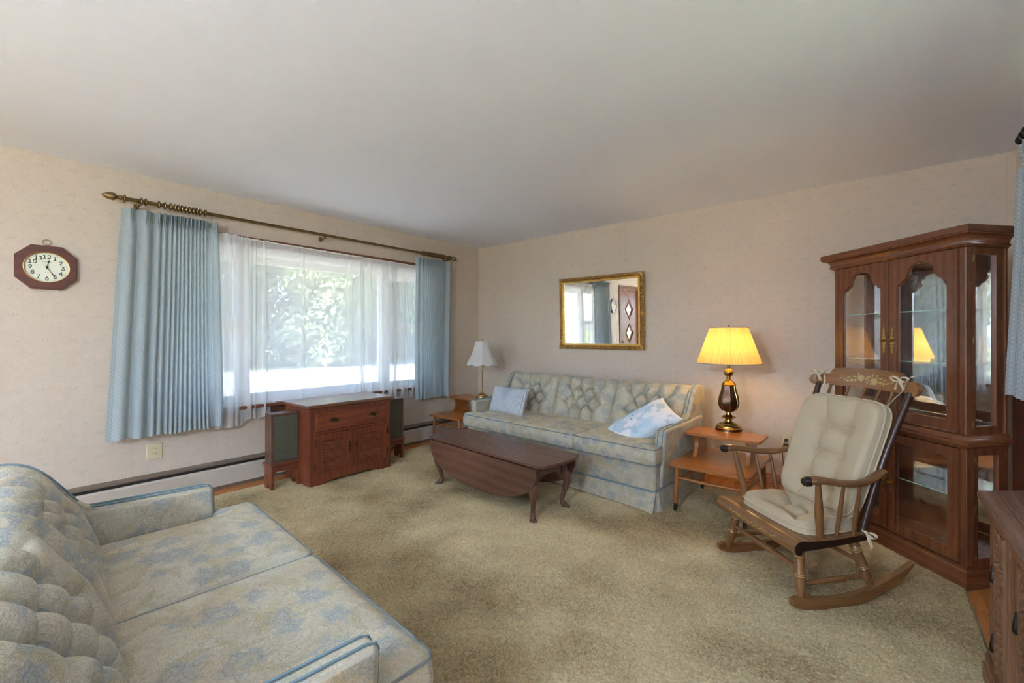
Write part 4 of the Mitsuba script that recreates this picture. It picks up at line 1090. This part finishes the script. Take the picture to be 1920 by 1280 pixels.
# ------------------------------------------------------------------ lamps
frame(-.888, 3.640, .525)
k = thing('table_lamp', 'large brass table lamp with a glowing cone shade on the right end table', 'lamp', 'table lamps beside the sofa')
put('foot', lathe([(.093, 0), (.093, .022), (.085, .028), (.083, .040), (.066, .046), (.060, .056), (.040, .062), (.026, .068), (.022, .085), (.03, .092), (.048, .098), (.050, .106), (.035, .112), (.020, .122), (.016, .14)], 32), 'brass', k, 25)
put('foot_band', lathe([(.0945, .003), (.0945, .019), (.090, .020), (.090, .002)], 32), 'bronze_lamp', k, 25)
body = lathe([(.018, .14), (.040, .150), (.058, .168), (.070, .195), (.072, .225), (.065, .265), (.052, .305), (.046, .345), (.047, .352)], 8, 'z')
body = move(body, rz=22.5)
put('body', body, 'bronze_lamp', k, 20)
for i in range(8):
    a = (i+.5)*math.pi/4
    put('rib', tube([(r_*math.cos(a), r_*math.sin(a), z) for r_, z in ((.041, .150), (.059, .168), (.071, .195), (.073, .225), (.066, .265), (.053, .305), (.047, .345))], .0028, 6), 'brass', k)
put('shoulder', move(lathe([(.051, .345), (.053, .352), (.046, .362), (.030, .378), (.018, .386), (.014, .40), (.020, .406), (.014, .412), (.013, .42)], 8), rz=22.5), 'brass', k, 20)
put('ball', lathe([(.010, .412), (.024, .420), (.033, .438), (.034, .448), (.030, .462), (.018, .474), (.010, .478)], 24), 'brass', k)
put('neck', lathe([(.010, .474), (.012, .480), (.010, .50), (.014, .52), (.014, .56), (.004, .565)], 16), 'brass', k, 30)
SB, ST, Z0, Z1 = .228, .134, .462+.055, .790
n = 96; th = np.linspace(0, 2*np.pi, n+1)
P = np.array([[[r_*math.cos(t), r_*math.sin(t), z] for r_, z in zip(np.linspace(SB, ST, 10), np.linspace(Z0, Z1, 10))] for t in th])
Uv = np.array([[[t*.2, z] for z in np.linspace(Z0, Z1, 10)] for t in th]).reshape(-1, 2)
sh = put('shade', grid(P), 'shade_warm', k, True, uv=Uv)
for r_, z in ((SB, Z0), (ST, Z1)): put('trim', tube([(r_*math.cos(t), r_*math.sin(t), z) for t in th[:-1:2]], .0045, 6, True), 'shade_trim', sh)
put('spider', cat(tube([(-ST, 0, Z1-.01), (0, 0, Z1-.02), (ST, 0, Z1-.01)], .002, 6), tube([(0, -ST, Z1-.01), (0, 0, Z1-.02), (0, ST, Z1-.01)], .002, 6)), 'brass', sh)
put('finial', lathe([(.004, Z1-.02), (.006, Z1-.006), (.009, Z1+.004), (.006, Z1+.014), (.001, Z1+.020)], 12), 'brass', k)
put('bulb', move(lathe([(.012, 0), (.014, .02), (.026, .05), (.031, .075), (.027, .098), (.012, .112), (.001, .115)], 16), 0, 0, .565), 'white_paint', k, True, emitter={'type': 'area', 'radiance': {'type': 'rgb', 'value': [BULB, BULB*.70, BULB*.30]}})

frame(-3.555, 3.665, .525)
k = thing('table_lamp', 'slim brass table lamp with a white scalloped bell shade in the room corner', 'lamp', 'table lamps beside the sofa')
put('foot', lathe([(.072, 0), (.074, .008), (.072, .022), (.062, .028), (.060, .036), (.045, .044), (.024, .055), (.014, .07), (.010, .085), (.008, .10)], 28), 'brass_pale', k, 25)
put('stem', lathe([(.008, .085), (.008, .20), (.0075, .30), (.012, .31), (.013, .335), (.009, .345), (.007, .36), (.0075, .44), (.010, .46)], 16), 'brass_pale', k, 30)
put('switch_key', cat(move(lathe([(.0025, 0), (.0025, .03), (.006, .032), (.006, .036)], 8, 'x'), -.034, 0, .405), rbox(-.042, -.028, -.003, .003, .395, .417, .002, 1)), 'brass_pale', k)
n = 16
def bell(t, q):   # q 0 bottom .. 1 top
    r_ = np.interp(q, [0, .25, .5, .75, 1], [.178, .142, .112, .092, .082])
    a = (t*8/(2*np.pi)) % 1
    r_ = r_*(1-.045*math.sin(math.pi*a)*(1-q*.5))
    z = .405+.255*q-(.022*math.sin(math.pi*a) if q < .02 else .016*math.sin(math.pi*a)*max(0, 1-q*5))
    return (r_*math.cos(t), r_*math.sin(t), z)
P = np.array([[bell(t, q) for q in np.linspace(0, 1, 16)] for t in np.linspace(0, 2*np.pi, 129)])
sh = put('shade', grid(P), 'shade_white', k, 40)
for i in range(8):
    t = i*2*np.pi/8
    put('rib', tube([bell(t, q) for q in np.linspace(0, 1, 12)], .0022, 6), 'shade_white', sh)
put('trim', tube([bell(t, 0) for t in np.linspace(0, 2*np.pi, 96, False)], .0028, 6, True), 'shade_white', sh)
put('trim', tube([bell(t, 1) for t in np.linspace(0, 2*np.pi, 64, False)], .003, 6, True), 'shade_white', sh)
put('harp', tube([(.0, .0, .46)]+[(.045*math.cos(a), 0, .56+.09*math.sin(a)) for a in np.linspace(-1.2, math.pi/2, 10)], .002, 6), 'brass_pale', k)
put('finial', lathe([(.003, .65), (.005, .665), (.008, .675), (.004, .69), (.001, .70)], 12), 'brass_pale', k)
# ------------------------------------------------------------------ rocking chair
frame(-.503, 2.486, 0, -41.1)
k = thing('rocking_chair', 'brown wooden rocking chair with a stencilled crest rail and beige cushions', 'rocking chair')
RX = .265
rz = lambda y: (y-.20)**2/1.46
for s in (-1, 1):
    ys = np.linspace(0, .64, 26)
    hgt = np.interp(ys, [0, .02, .06, .45, .58, .64], [.030, .044, .050, .050, .036, .012])
    low = [(y, rz(y)+.004+(.050-h_)*(.9 if y > .3 else .25)) for y, h_ in zip(ys, hgt)]
    upp = [(y, rz(y)+.004+(.050-h_)*(.9 if y > .3 else .25)+h_) for y, h_ in zip(ys, hgt)]
    m_ = extr(Polygon(low+upp[::-1]), .026, 'yz', s*RX-.013)
    put('rocker', m_, 'rocker_wood', k, 30, grain='y')
def turned(p, q, r, rings, seg=14, n=60):
    p, q = np.array(p, float), np.array(q, float); t = np.linspace(0, 1, n)
    R = np.interp(t, [a for a, _ in r], [b for _, b in r])
    for c in rings: R = R+.0022*np.exp(-((t-c)/.010)**2)
    return tube(p+(q-p)*t[:, None], R, seg)
for s in (-1, 1):
    for y0, y1, z1 in ((.085, .055, .048), (.375, .425, .072)):
        lg_ = put('leg', turned((s*.212, y0, .275), (s*.256, y1, z1), [(0, .021), (.25, .022), (.5, .023), (.78, .021), (.92, .014), (1, .012)], [.10, .14, .18, .22, .50, .54, .58]), 'rocker_wood', k, 40, grain='z')
        A0, A1 = np.array([s*.212, y0, .275]), np.array([s*.256, y1, z1]); dn = (A1-A0)/np.linalg.norm(A1-A0); e1 = np.cross(dn, [1, 0, 0]); e1 /= np.linalg.norm(e1); e2 = np.cross(dn, e1)
        for t in (.12, .16, .20, .52, .56):
            c_ = A0+(A1-A0)*t; put('ring_band', tube([c_+.0225*(math.cos(a)*e1+math.sin(a)*e2) for a in np.linspace(0, 2*np.pi, 18, False)], .0016, 6, True), 'gold_stencil', lg_)
    put('stretcher', turned((s*.243, .065, .115), (s*.243, .410, .128), [(0, .009), (.5, .0125), (1, .009)], []), 'rocker_wood', k, 40, grain='y')
put('stretcher', turned((-.235, .07, .180), (.235, .07, .180), [(0, .008), (.3, .014), (.5, .017), (.7, .014), (1, .008)], [.36, .39, .42, .48, .52, .58, .61, .64], n=90), 'rocker_wood', k, 40, grain='x')
put('stretcher', turned((-.23, .395, .185), (.23, .395, .185), [(0, .008), (.5, .013), (1, .008)], []), 'rocker_wood', k, 40, grain='x')
sp = Polygon(spline([(.000, .292), (.012, .270), (.030, .268), (.040, .282), (.060, .284)], 5).tolist()+[(.43, .288), (.435, .318), (.25, .316)]+spline([(.07, .326), (.035, .330), (.010, .320), (.0, .305)], 4).tolist())
m_ = refine(extr(sp.buffer(0), .57, 'yz', -.285), .04); v = m_.vertices; v[:, 0] *= 1-.18*np.clip(v[:, 1]/.44, 0, 1)**1.5; v[:, 1] += 0
st = put('seat', m_, 'rocker_wood', k, 35, grain='x')
for s in (-1, 1):   # dark scrolled ends of the seat
    e = extr(Polygon(spline([(.002, .292), (.013, .272), (.030, .270), (.038, .284), (.060, .287)], 5).tolist()+[(.425, .291), (.43, .314), (.25, .312)]+spline([(.07, .322), (.035, .326), (.012, .317), (.002, .305)], 4).tolist()).buffer(.0022), .004, 'yz', s*.286-.002)
    e = refine(e, .03)
    v = e.vertices; v[:, 0] *= 1-.18*np.clip(v[:, 1]/.44, 0, 1)**1.5
    put('end_edge', e, 'dark_wood', st, 35)
r9 = np.random.default_rng(9); orn = []
for i in range(60):
    x = -.17+.34*i/59; a = r9.uniform(.0015, .0035)
    orn.append(move(lathe([(a, 0), (a*.8, .0008), (.0002, .001)], 7, 'y'), x, -.0015, .298+r9.uniform(-.006, .006)+.004*math.sin(i*.9), rz=180))
put('stencil', cat(*orn), 'gold_stencil', st, False)
def post_y(t): return .42+.225*t-.02*math.sin(math.pi*t)
for s in (-1, 1):
    pts = [(s*(.215+.04*t), post_y(t), .312+.665*t) for t in np.linspace(0, 1, 12)]
    put('back_post', tube(pts, np.linspace(.0185, .015, 12), 12), 'post_wood', k, 40)
for i in range(5):
    u = (i-2)/2
    pts = [(u*(.14+.035*t), post_y(t)+.035*(1-u*u)*t**1.0+.0, .314+.66*t) for t in np.linspace(0, 1, 8)]
    put('back_spindle', tube(pts, .0075, 8), 'rocker_wood', k, 40, grain='z')
# crest rail: bowed, higher in the middle, rounded ends
us = np.linspace(-1, 1, 81); hw = .305
cz0 = lambda u: .958+.012*(1-u*u)-(.006 if abs(u) > .66 else 0)
def ctop(u):
    a = abs(u)
    mid = 1.066+.010*(1-(a/.62)**2)
    end = 1.022+.012*math.cos((a-.84)/.16*1.4) if a > .66 else mid
    w_ = min(1, max(0, (a-.60)/.08)); w_ = w_*w_*(3-2*w_)
    t = mid*(1-w_)+(1.030)*w_
    if a > .86: t -= .030*(1-math.sqrt(max(0, 1-((a-.86)/.14)**2)))
    return t
def cbot(u):
    a = abs(u); b = .962+.010*(1-a*a)
    if .62 < a < .80: b += .012*math.sin((a-.62)/.18*math.pi)
    if a > .86: b += .030*(1-math.sqrt(max(0, 1-((a-.86)/.14)**2)))
    return b
cy = lambda u, z: .700-.062*u*u+.12*(z-1.0)
Pf = np.array([[[u*hw, cy(u, z)-.013, z] for z in np.linspace(cbot(u), ctop(u), 9)] for u in us])
Pb = Pf+[0, .026, 0]
A_, B_ = grid(Pf, flip=False), grid(Pb, flip=True)
nn = Pf.shape[0]*9
rim = [(i, 0) for i in range(81)]+[(80, j) for j in range(1, 9)]+[(i, 8) for i in range(79, -1, -1)]+[(0, j) for j in range(7, 0, -1)]
ix = np.array([i*9+j for i, j in rim]); nx = np.roll(ix, -1)
m_ = TM(np.vstack([A_.vertices, B_.vertices]), np.vstack([A_.faces, B_.faces+nn, np.stack([ix, ix+nn, nx+nn], 1), np.stack([ix, nx+nn, nx], 1)]), process=False)
m_.fix_normals()
put('crest_rail', m_, 'crest_wood', k, 40, uv=lambda v, n: np.stack([v[:, 0], v[:, 2]-1.018], 1))
for s in (-1, 1):
    ac = spline([(s*.292, .045, .600), (s*.292, .10, .603), (s*.290, .20, .588), (s*.283, .32, .575), (s*.262, .43, .588), (s*.245, .505, .612)], 6)
    rr = np.interp(np.linspace(0, 1, len(ac)), [0, .03, .10, .2, .6, 1], [.006, .020, .026, .023, .021, .018])
    ar = put('arm', tube(ac, rr, 12, flat=(1.15, .72, (0, 0, 1))), 'rocker_wood', k, 45, grain='y')
    put('arm_tip', move(lathe([(.002, -.012), (.016, -.008), (.0215, .004), (.022, .02), (.015, .026)], 14, 'y'), s*.292, .045, .600), 'dark_wood', ar)
    put('arm_post', turned((s*.245, .165, .318), (s*.288, .115, .592), [(0, .010), (.08, .014), (.45, .0185), (.85, .013), (1, .011)], []), 'rocker_wood', k, 40, grain='z')
    for y in (.255, .345):
        put('arm_spindle', turned((s*.232, y+.010, .316), (s*(.288-.03*(y-.2)), y-.005, .578), [(0, .007), (.45, .0105), (1, .0065)], []), 'rocker_wood', k, 40, grain='z')

# cushions of the rocker
def tufted_pad(w, h, t, tufts, seams, round_, taper=0.0, n=(70, 84)):
    a, b = np.linspace(-1, 1, n[0]), np.linspace(-1, 1, n[1])
    U, V = np.meshgrid(a, a if False else b, indexing='ij')
    rr = np.abs(U)**round_+np.abs(V)**round_
    sc = np.maximum(np.abs(U), np.abs(V))/np.maximum(rr, 1e-9)**(1/round_)
    x = U*sc*w/2; y = V*sc*h/2; x = x*(1-taper*(y/h+.5))
    e = np.clip((1-np.maximum(np.abs(U), np.abs(V)))/.16, 0, 1)
    z = t*(.45+.55*np.sqrt(1-(1-e)**2))
    for tx, ty in tufts: z = z-t*.66*np.exp(-np.sqrt(((x-tx)**2+(y-ty)**2)+1e-6)/.034)*e
    for (x0, y0, x1, y1) in seams:
        d = np.array([x1-x0, y1-y0]); L2 = d@d
        q = np.clip(((x-x0)*d[0]+(y-y0)*d[1])/L2, 0, 1)
        dist = np.hypot(x-x0-q*d[0], y-y0-q*d[1])
        z = z-t*.42*np.exp(-dist/.018)*e
    z = z+.004*(meshkit.fbm(np.stack([x*12, y*12, 0*x], -1), 3, 2)-.5)*e
    top = grid(np.stack([x, y, z], -1)); bot = grid(np.stack([x, y, 0*z-.001*e], -1), flip=True)
    rim = [(i, 0) for i in range(n[0])]+[(n[0]-1, j) for j in range(1, n[1])]+[(i, n[1]-1) for i in range(n[0]-2, -1, -1)]+[(0, j) for j in range(n[1]-2, 0, -1)]
    edge = np.array([[x[i, j], y[i, j]] for i, j in rim])
    ix = np.array([i*n[1]+j for i, j in rim]); nx = np.roll(ix, -1); o = n[0]*n[1]
    side = np.vstack([np.stack([ix, ix+o, nx+o], 1), np.stack([ix, nx+o, nx], 1)])
    m_ = TM(np.vstack([top.vertices, bot.vertices]), np.vstack([top.faces, bot.faces+o, side]), process=False)
    return m_, edge, t*.45
RF = G[0].copy()
def ribbon(pts, w=.016): return tube(spline(pts, 6), w, 8, flat=(.12, .5, (0, .9, .3)))
def bow(c, s=1.0):
    c = np.array(c, float); r = []
    for q in (-1, 1):
        r.append(ribbon([c, c+[q*.02*s, -.01, .018*s], c+[q*.045*s, -.005, .012*s], c+[q*.03*s, .0, -.006*s], c]))
        r.append(ribbon([c, c+[q*.012*s, -.006, -.02*s], c+[q*.022*s, -.002, -.05*s]]))
    r.append(move(trimesh.creation.icosphere(2, .008*s), *c))
    return cat(*r)
d_ = np.array([0, .225, .595]); d_ /= np.linalg.norm(d_)
Mb = np.eye(4); Mb[:3, 0] = (1, 0, 0); Mb[:3, 1] = d_; Mb[:3, 2] = np.cross((1, 0, 0), d_); Mb[:3, 3] = (0, .490, .640)
G[0] = RF @ Mb
tf = [(sx*.075, y) for sx in (-1, 1) for y in (.13, -.02, -.17)]
sm = [(sx*.075, -.17, sx*.075, .13) for sx in (-1, 1)]+[(sx*.075, .13, sx*.088, .29) for sx in (-1, 1)]+[(sx*.075, -.17, sx*.08, -.29) for sx in (-1, 1)]+[(-.075, y, .075, y) for y in (.13, -.02, -.17)]
me, ed, zt = tufted_pad(.445, .585, .078, tf, sm, 7, -.06)
k = thing('back_cushion', 'tall tufted beige cushion tied against the back of the rocking chair', 'cushion', 'beige rocking chair cushions')
put('cover', me, 'beige_cloth', k, 50)
put('piping', tube(np.column_stack([ed*1.004, np.full(len(ed), zt)])[::2], .0042, 6, True), 'piping_beige', k)
put('piping', tube(np.column_stack([ed*1.004, np.full(len(ed), .002)])[::2], .0042, 6, True), 'piping_beige', k)
G[0] = RF
tie = [ribbon([(s*.185, .600, .905), (s*.205, .62, .95), (s*.222, .652, 1.0), (s*.235, .660, 1.045), (s*.24, .69, 1.055)], .011) for s in (-1, 1)]
for s, t_ in zip((-1, 1), tie): put('tie', cat(t_, bow((s*.232, .615, 1.038), .9)), 'flex_ribbon', k, 50)
Ms = np.eye(4); Ms[:3, 3] = (0, .262, .321); G[0] = RF @ Ms
tf = [(sx*.062, y) for sx in (-1, 1) for y in (.05, -.06)]
sm = [(-.062, .05, .062, .05), (-.062, -.06, .062, -.06), (-.062, -.06, -.062, .05), (.062, -.06, .062, .05)]+[(sx*.062, -.06, sx*.20, -.18) for sx in (-1, 1)]+[(sx*.062, .05, sx*.21, .10) for sx in (-1, 1)]
me, ed, zt = tufted_pad(.455, .345, .070, tf, sm, 5, .10, (70, 60))
k = thing('seat_cushion', 'flat tufted beige cushion lying on the seat of the rocking chair', 'cushion', 'beige rocking chair cushions')
put('cover', me, 'beige_cloth', k, 50)
put('piping', tube(np.column_stack([ed*1.004, np.full(len(ed), zt)])[::2], .0042, 6, True), 'piping_beige', k)
put('piping', tube(np.column_stack([ed*1.004, np.full(len(ed), .002)])[::2], .0042, 6, True), 'piping_beige', k)
G[0] = RF
for s in (-1, 1): put('tie', bow((s*.243, .425, .315), 1.0), 'flex_ribbon', k, 50)

# ------------------------------------------------------------------ china cabinet across the corner
frame(.327, 3.072, 0, -45)          # local x from -CW (left end) to 0 (right end), local y into the corner
k = thing('china_cabinet', 'tall glazed wooden china cabinet with arched doors across the room corner', 'china cabinet')
W, D = .805, .268
def plan(o, y1=D, t=.03): return Polygon([(-W-o, -o), (o, -o), (o-t, y1), (-W-o+t, y1)])
def loft(prof, name, parent):
    """moulding: the plan swept through (height, overhang) points"""
    R_ = np.array([[(x, y, z) for x, y in np.array(_ori(plan(o)).exterior.coords)[:-1]] for z, o in prof])
    me = grid(R_.transpose(1, 0, 2), close_u=True)
    n_ = len(prof); v = me.vertices
    caps = []
    for j, fl_ in ((0, True), (n_-1, False)):
        q_ = [i*n_+j for i in range(4)]; caps += [[q_[0], q_[1], q_[2]], [q_[0], q_[2], q_[3]]] if not fl_ else [[q_[0], q_[2], q_[1]], [q_[0], q_[3], q_[2]]]
    me = TM(v, np.vstack([me.faces, caps]), process=False); me.fix_normals()
    o_ = rng.uniform(0, 9)
    return put(name, me, 'china_wood', parent, 28, uv=lambda v_, n_: np.stack([v_[:, 0]+v_[:, 1]+o_, v_[:, 2]+.3*(v_[:, 1]-v_[:, 0])*np.abs(n_[:, 2])+o_], 1))
arc_ = lambda z0, o0, z1, o1, cv, n=6: [(z0+(z1-z0)*(math.sin(t) if cv else 1-math.cos(t)), o0+(o1-o0)*(1-math.cos(t) if cv else math.sin(t))) for t in np.linspace(0, math.pi/2, n)]
loft([(0, .006), (.082, .006)]+arc_(.082, .006, .098, -.004, True)+[(.100, -.002), (.110, -.002), (.113, -.010)], 'base', k)
loft([(.690, -.004), (.694, .004), (.704, .006)]+arc_(.704, .008, .716, .022, False)+[(.720, .026), (.730, .026)]+arc_(.730, .024, .742, .010, False)+[(.744, .010), (.756, .004), (.762, -.010)], 'waist_moulding', k)
loft([(1.690, -.010), (1.695, .004), (1.699, .006)]+arc_(1.699, .006, 1.706, .013, False)+[(1.712, .013), (1.714, .008)]+arc_(1.716, .008, 1.750, .036, True, 9)+[(1.752, .040), (1.757, .040), (1.759, .046), (1.788, .047), (1.792, .044)], 'cornice', k)
put('roof_panel', extr(_ori(plan(-.012)), .008, 'xy', 1.688), 'china_wood', k, False, grain='x')
for z in (.111, .752): put('bottom_board', extr(_ori(plan(-.010)), .012, 'xy', z), 'china_wood', k, False, grain='x')
# mirrored back
B_ = D-.012
for z0, z1 in ((.123, .694), (.764, 1.688)):
    put('mirror_back', grid(np.array([[[-W+.04, B_-.006, z0], [-W+.04, B_-.006, z1]], [[-.04, B_-.006, z0], [-.04, B_-.006, z1]]])), 'mirror_glass', k, False)
put('back_board', cbox(-W+.03, -.03, B_-.003, B_+.010, .09, 1.695, .001), 'china_wood', k, False, grain='z')
# corner stiles and rails of the carcass (upper part a little narrower)
for u_, (z0, z1, i_) in enumerate(((.111, .694, .0), (.760, 1.695, .010))):
    for s in (0, 1):
        x = -W+i_ if s == 0 else -i_
        a, b = (x, x+.030) if s == 0 else (x-.030, x)
        put('corner_stile', cbox(a, b, i_*.8, i_*.8+.045, z0, z1, .004), 'china_wood', k, 25, grain='z')
        rs = .03
        p0, p1 = np.array([x, .03]), np.array([x+(.03 if s == 0 else -.03), D-.004])
        dirv = (p1-p0)/np.linalg.norm(p1-p0); nv = np.array([dirv[1], -dirv[0]])*(1 if s == 1 else -1)
        def side(a0, a1, z_0, z_1, t0=-.020, t1=.002):
            q = [p0+dirv*a0+nv*t0, p0+dirv*a1+nv*t0, p0+dirv*a1+nv*t1, p0+dirv*a0+nv*t1]
            return extr(_ori(Polygon(q)), z_1-z_0, 'xy', z_0)
        L = np.linalg.norm(p1-p0)
        sf = put('side_frame', cat(side(.012, .036, z0, z1), side(L-.062, L, z0, z1), side(.036, L-.062, z1-.036, z1), side(.036, L-.062, z0, z0+.04)), 'china_wood', k, 20, grain='z')
        q0, q1 = p0+dirv*.034-nv*.010, p0+dirv*(L-.060)-nv*.010
        put('pane', grid(np.array([[[*q0, z0+.035], [*q0, z1-.034]], [[*q1, z0+.035], [*q1, z1-.034]]])), 'clear_glass', sf, False)
        for zz in (z0+.05, (z0+z1)/2, z1-.06):
            put('hinge', cbox(x-.004 if s == 0 else x-.003, x+.003 if s == 0 else x+.004, .048, .055, zz-.017, zz+.017, .001), 'antique_brass', sf)
# doors
def arch(x0, x1, z0, zs, zp):
    """glass opening: straight sides, scalloped ogee head"""
    w = x1-x0; c = (x0+x1)/2
    half = [(0, zs), (.020, zs+.004), (.026, zs+.018)]
    n = 8
    for i in range(1, n+1):
        t = i/n; half.append((.026+(w*.24-.026)*math.sin(t*math.pi/2)**1.2*1.0, zs+.018+(zp-zs-.018)*.52*(1-math.cos(t*math.pi/2))))
    half.append((w*.245, zs+.018+(zp-zs-.018)*.60))
    for i in range(1, n+1):
        t = i/n*math.pi/2; half.append((w*.255+(w*.245)*(1-math.cos(t)), zs+.018+(zp-zs-.018)*(.60+.40*math.sin(t))))
    Lh = [(x0+a, z) for a, z in half]; Rh = [(x1-a, z) for a, z in half[::-1]]
    return Polygon([(x0, z0)]+Lh+Rh[1:]+[(x1, z0)]).buffer(0)
def brass_plate(cx, cz, y, parent, hh=.075):
    pp = [(0, 1.0), (.06, .9), (.035, .8), (.10, .7), (.05, .58), (.13, .46), (.07, .34), (.16, .2), (.12, .0)]
    pp = [(a*hh*1.05, b*hh) for a, b in pp]
    R_ = pp+[(a, -b) for a, b in pp[::-1][1:]]
    pol = Polygon(R_+[(-a, b) for a, b in R_[::-1]]).buffer(.0012)
    holes = unary_union([Point(0, q*hh).buffer(.0035) for q in (.62, .36, -.36, -.62)])
    m_ = extr(pol.difference(holes), .0028, 'xz', y-.0028); m_.apply_translation([cx, 0, cz])
    h_ = put('handle', m_, 'brass_pale', parent, 25)
    put('knob', move(lathe([(.001, -.024), (.008, -.021), (.011, -.015), (.007, -.008), (.004, -.003), (.005, 0)], 14, 'y'), cx, y-.002, cz), 'brass', h_)
gap = .0015; mid = -W/2
for z0, z1, up in ((.770, 1.690, True), (.128, .690, False)):
    i_ = .010 if up else 0
    for s in (0, 1):
        x0, x1 = (-W+.030+i_, mid-gap) if s == 0 else (mid+gap, -.030-i_)
        st_ = .048
        op = arch(x0+st_, x1-st_, z0+.048, 1.540, 1.652) if up else sbox(x0+st_, z0+.050, x1-st_, z1-.045)
        yf = -.012+i_*.8
        d_ = put('door', extr(_ori(sbox(x0, z0, x1, z1).difference(op)), .022, 'xz', yf), 'china_wood', k, False, grain='z')
        rim_ = op.buffer(.0).difference(op.buffer(-.006))
        put('bead', extr(_ori(rim_) if rim_.geom_type == 'Polygon' else rim_.geoms[0], .012, 'xz', yf+.008), 'china_wood', d_, False, grain='z')
        bx = op.bounds
        put('pane', grid(np.array([[[bx[0], yf+.014, bx[1]], [bx[0], yf+.014, bx[3]]], [[bx[2], yf+.014, bx[1]], [bx[2], yf+.014, bx[3]]]])), 'clear_glass', d_, False)
        hx = x1-.024 if s == 0 else x0+.024
        brass_plate(hx, 1.225 if up else .405, yf, d_)
for z in (1.105, 1.385, .43):
    put('glass_shelf', extr(_ori(plan(-.034, D-.03)), .005, 'xy', z), 'clear_glass', k, False)
    put('shelf_edge', cbox(-W+.045, -.045, .0335, .0350, z-.0002, z+.0052, .0002), 'shelf_glass', k, False)

# ------------------------------------------------------------------ carved sideboard at the right edge
frame(.300, 2.352, 0, -90)          # local x runs towards the camera, local y into the right wall
k = thing('sideboard', 'carved brown wooden sideboard with drop pulls at the lower right edge', 'sideboard')
LN, TZ = 1.45, .676
far = lambda o, yy: -yy*.6455/.7638+o
def splan(o): return _ori(Polygon([(far(o, -o), -o), (LN, -o), (LN, .345), (far(o, .345), .345)]))
put('carcass', extr(splan(-.016), .56, 'xy', .085), 'sideboard_wood', k, False, grain='z')
put('plinth', cat(extr(splan(.012), .060, 'xy', .0), extr(splan(.004), .026, 'xy', .06)), 'sideboard_wood', k, 20, grain='x')
put('moulding', cat(extr(splan(-.004), .014, 'xy', .632), extr(splan(.006), .010, 'xy', .642)), 'sideboard_wood', k, 20, grain='x')
# top made of boards: a border and long planks
bw = [(-.022, .030), (.0305, .075), (.0755, .150), (.1505, .225), (.2255, .345)]
for a, b in bw:
    q = Polygon([(far(-.022 if True else 0, a), a), (LN+.02, a), (LN+.02, b), (far(-.022, b), b)])
    put('top_board', lip(_ori(q), .652, TZ, .003), 'sideboard_wood', k, 20, grain='x')
def carved(x0, x1, z0, z1):
    nx_, nz_ = 40, 190
    a, b = np.linspace(0, 1, nx_), np.linspace(0, 1, nz_)
    U, V = np.meshgrid(a, b, indexing='ij'); w_, h_ = x1-x0, z1-z0
    X, Z = (U-.5)*w_, V*h_
    H = .004+0*X
    for zc in (h_-.050, h_*.47):
        r_ = np.hypot(X, Z-zc); th = np.arctan2(Z-zc, X)
        H = np.maximum(H, .016*np.clip(1-(r_/.058)**4, 0, 1)*(.70+.30*np.cos(r_*190)))
        H = np.maximum(H, .013*np.exp(-((r_-.066)/.008)**2))
    for za, zb_ in ((.02, h_*.47-.055), (h_*.47+.05, h_-.105)):
        tt = np.clip((Z-za)/(zb_-za), 0, 1); on = (Z > za)*(Z < zb_)
        wid = .052*np.sin(np.pi*np.clip(tt*.9+.05, 0, 1))**.5
        feather = .012*np.abs(np.sin((Z*1.0-np.abs(X)*1.1)*np.pi/.030))**.8+.004
        H = np.maximum(H, on*feather*np.clip((wid-np.abs(X))/.008, 0, 1)+on*.006*np.exp(-(X/.006)**2))
    ed = np.minimum.reduce([U*w_, (1-U)*w_, V*h_, (1-V)*h_])
    H = np.where(ed < .007, .010, H); H = np.where(ed < .0005, 0, H)
    return grid(np.stack([x0+U*w_, -H, z0+Z], -1))
for i in range(4):
    o = .340*i
    x0, x1 = .018+o, .296+o
    dr_ = put('door', extr(sbox(x0, .095, x1+.003, .625).difference(sbox(x0+.118, .115, x1+.0, .605)), .014, 'xz', .008), 'sideboard_wood', k, False, grain='z')
    put('carved_panel', move(carved(x0+.118, x1+.0, .115, .605), 0, .010, 0), 'sideboard_wood', dr_, 60, grain='z')
    put('stile', cbox(x1+.004, x1+.040, .005, .02, .086, .632, .004), 'sideboard_wood', k, 25, grain='z')
    for z in (.43, .19):
        hx = x0+.108
        pt = put('pull', move(lathe([(.001, -.006), (.007, -.004), (.010, 0)], 12, 'y'), hx, .008, z+.030), 'pewter_pull', dr_)
        put('backplate', extr(Polygon([(hx, z+.062), (hx+.008, z+.045), (hx+.006, z+.02), (hx, z+.010), (hx-.006, z+.02), (hx-.008, z+.045)]), .003, 'xz', .005), 'pewter_pull', pt, 25)
        put('drop', move(lathe([(.002, .028), (.004, .024), (.003, .018), (.006, .005), (.009, -.016), (.0095, -.026), (.006, -.034), (.001, -.036)], 12), hx, .000, z), 'pewter_pull', pt)
frame()
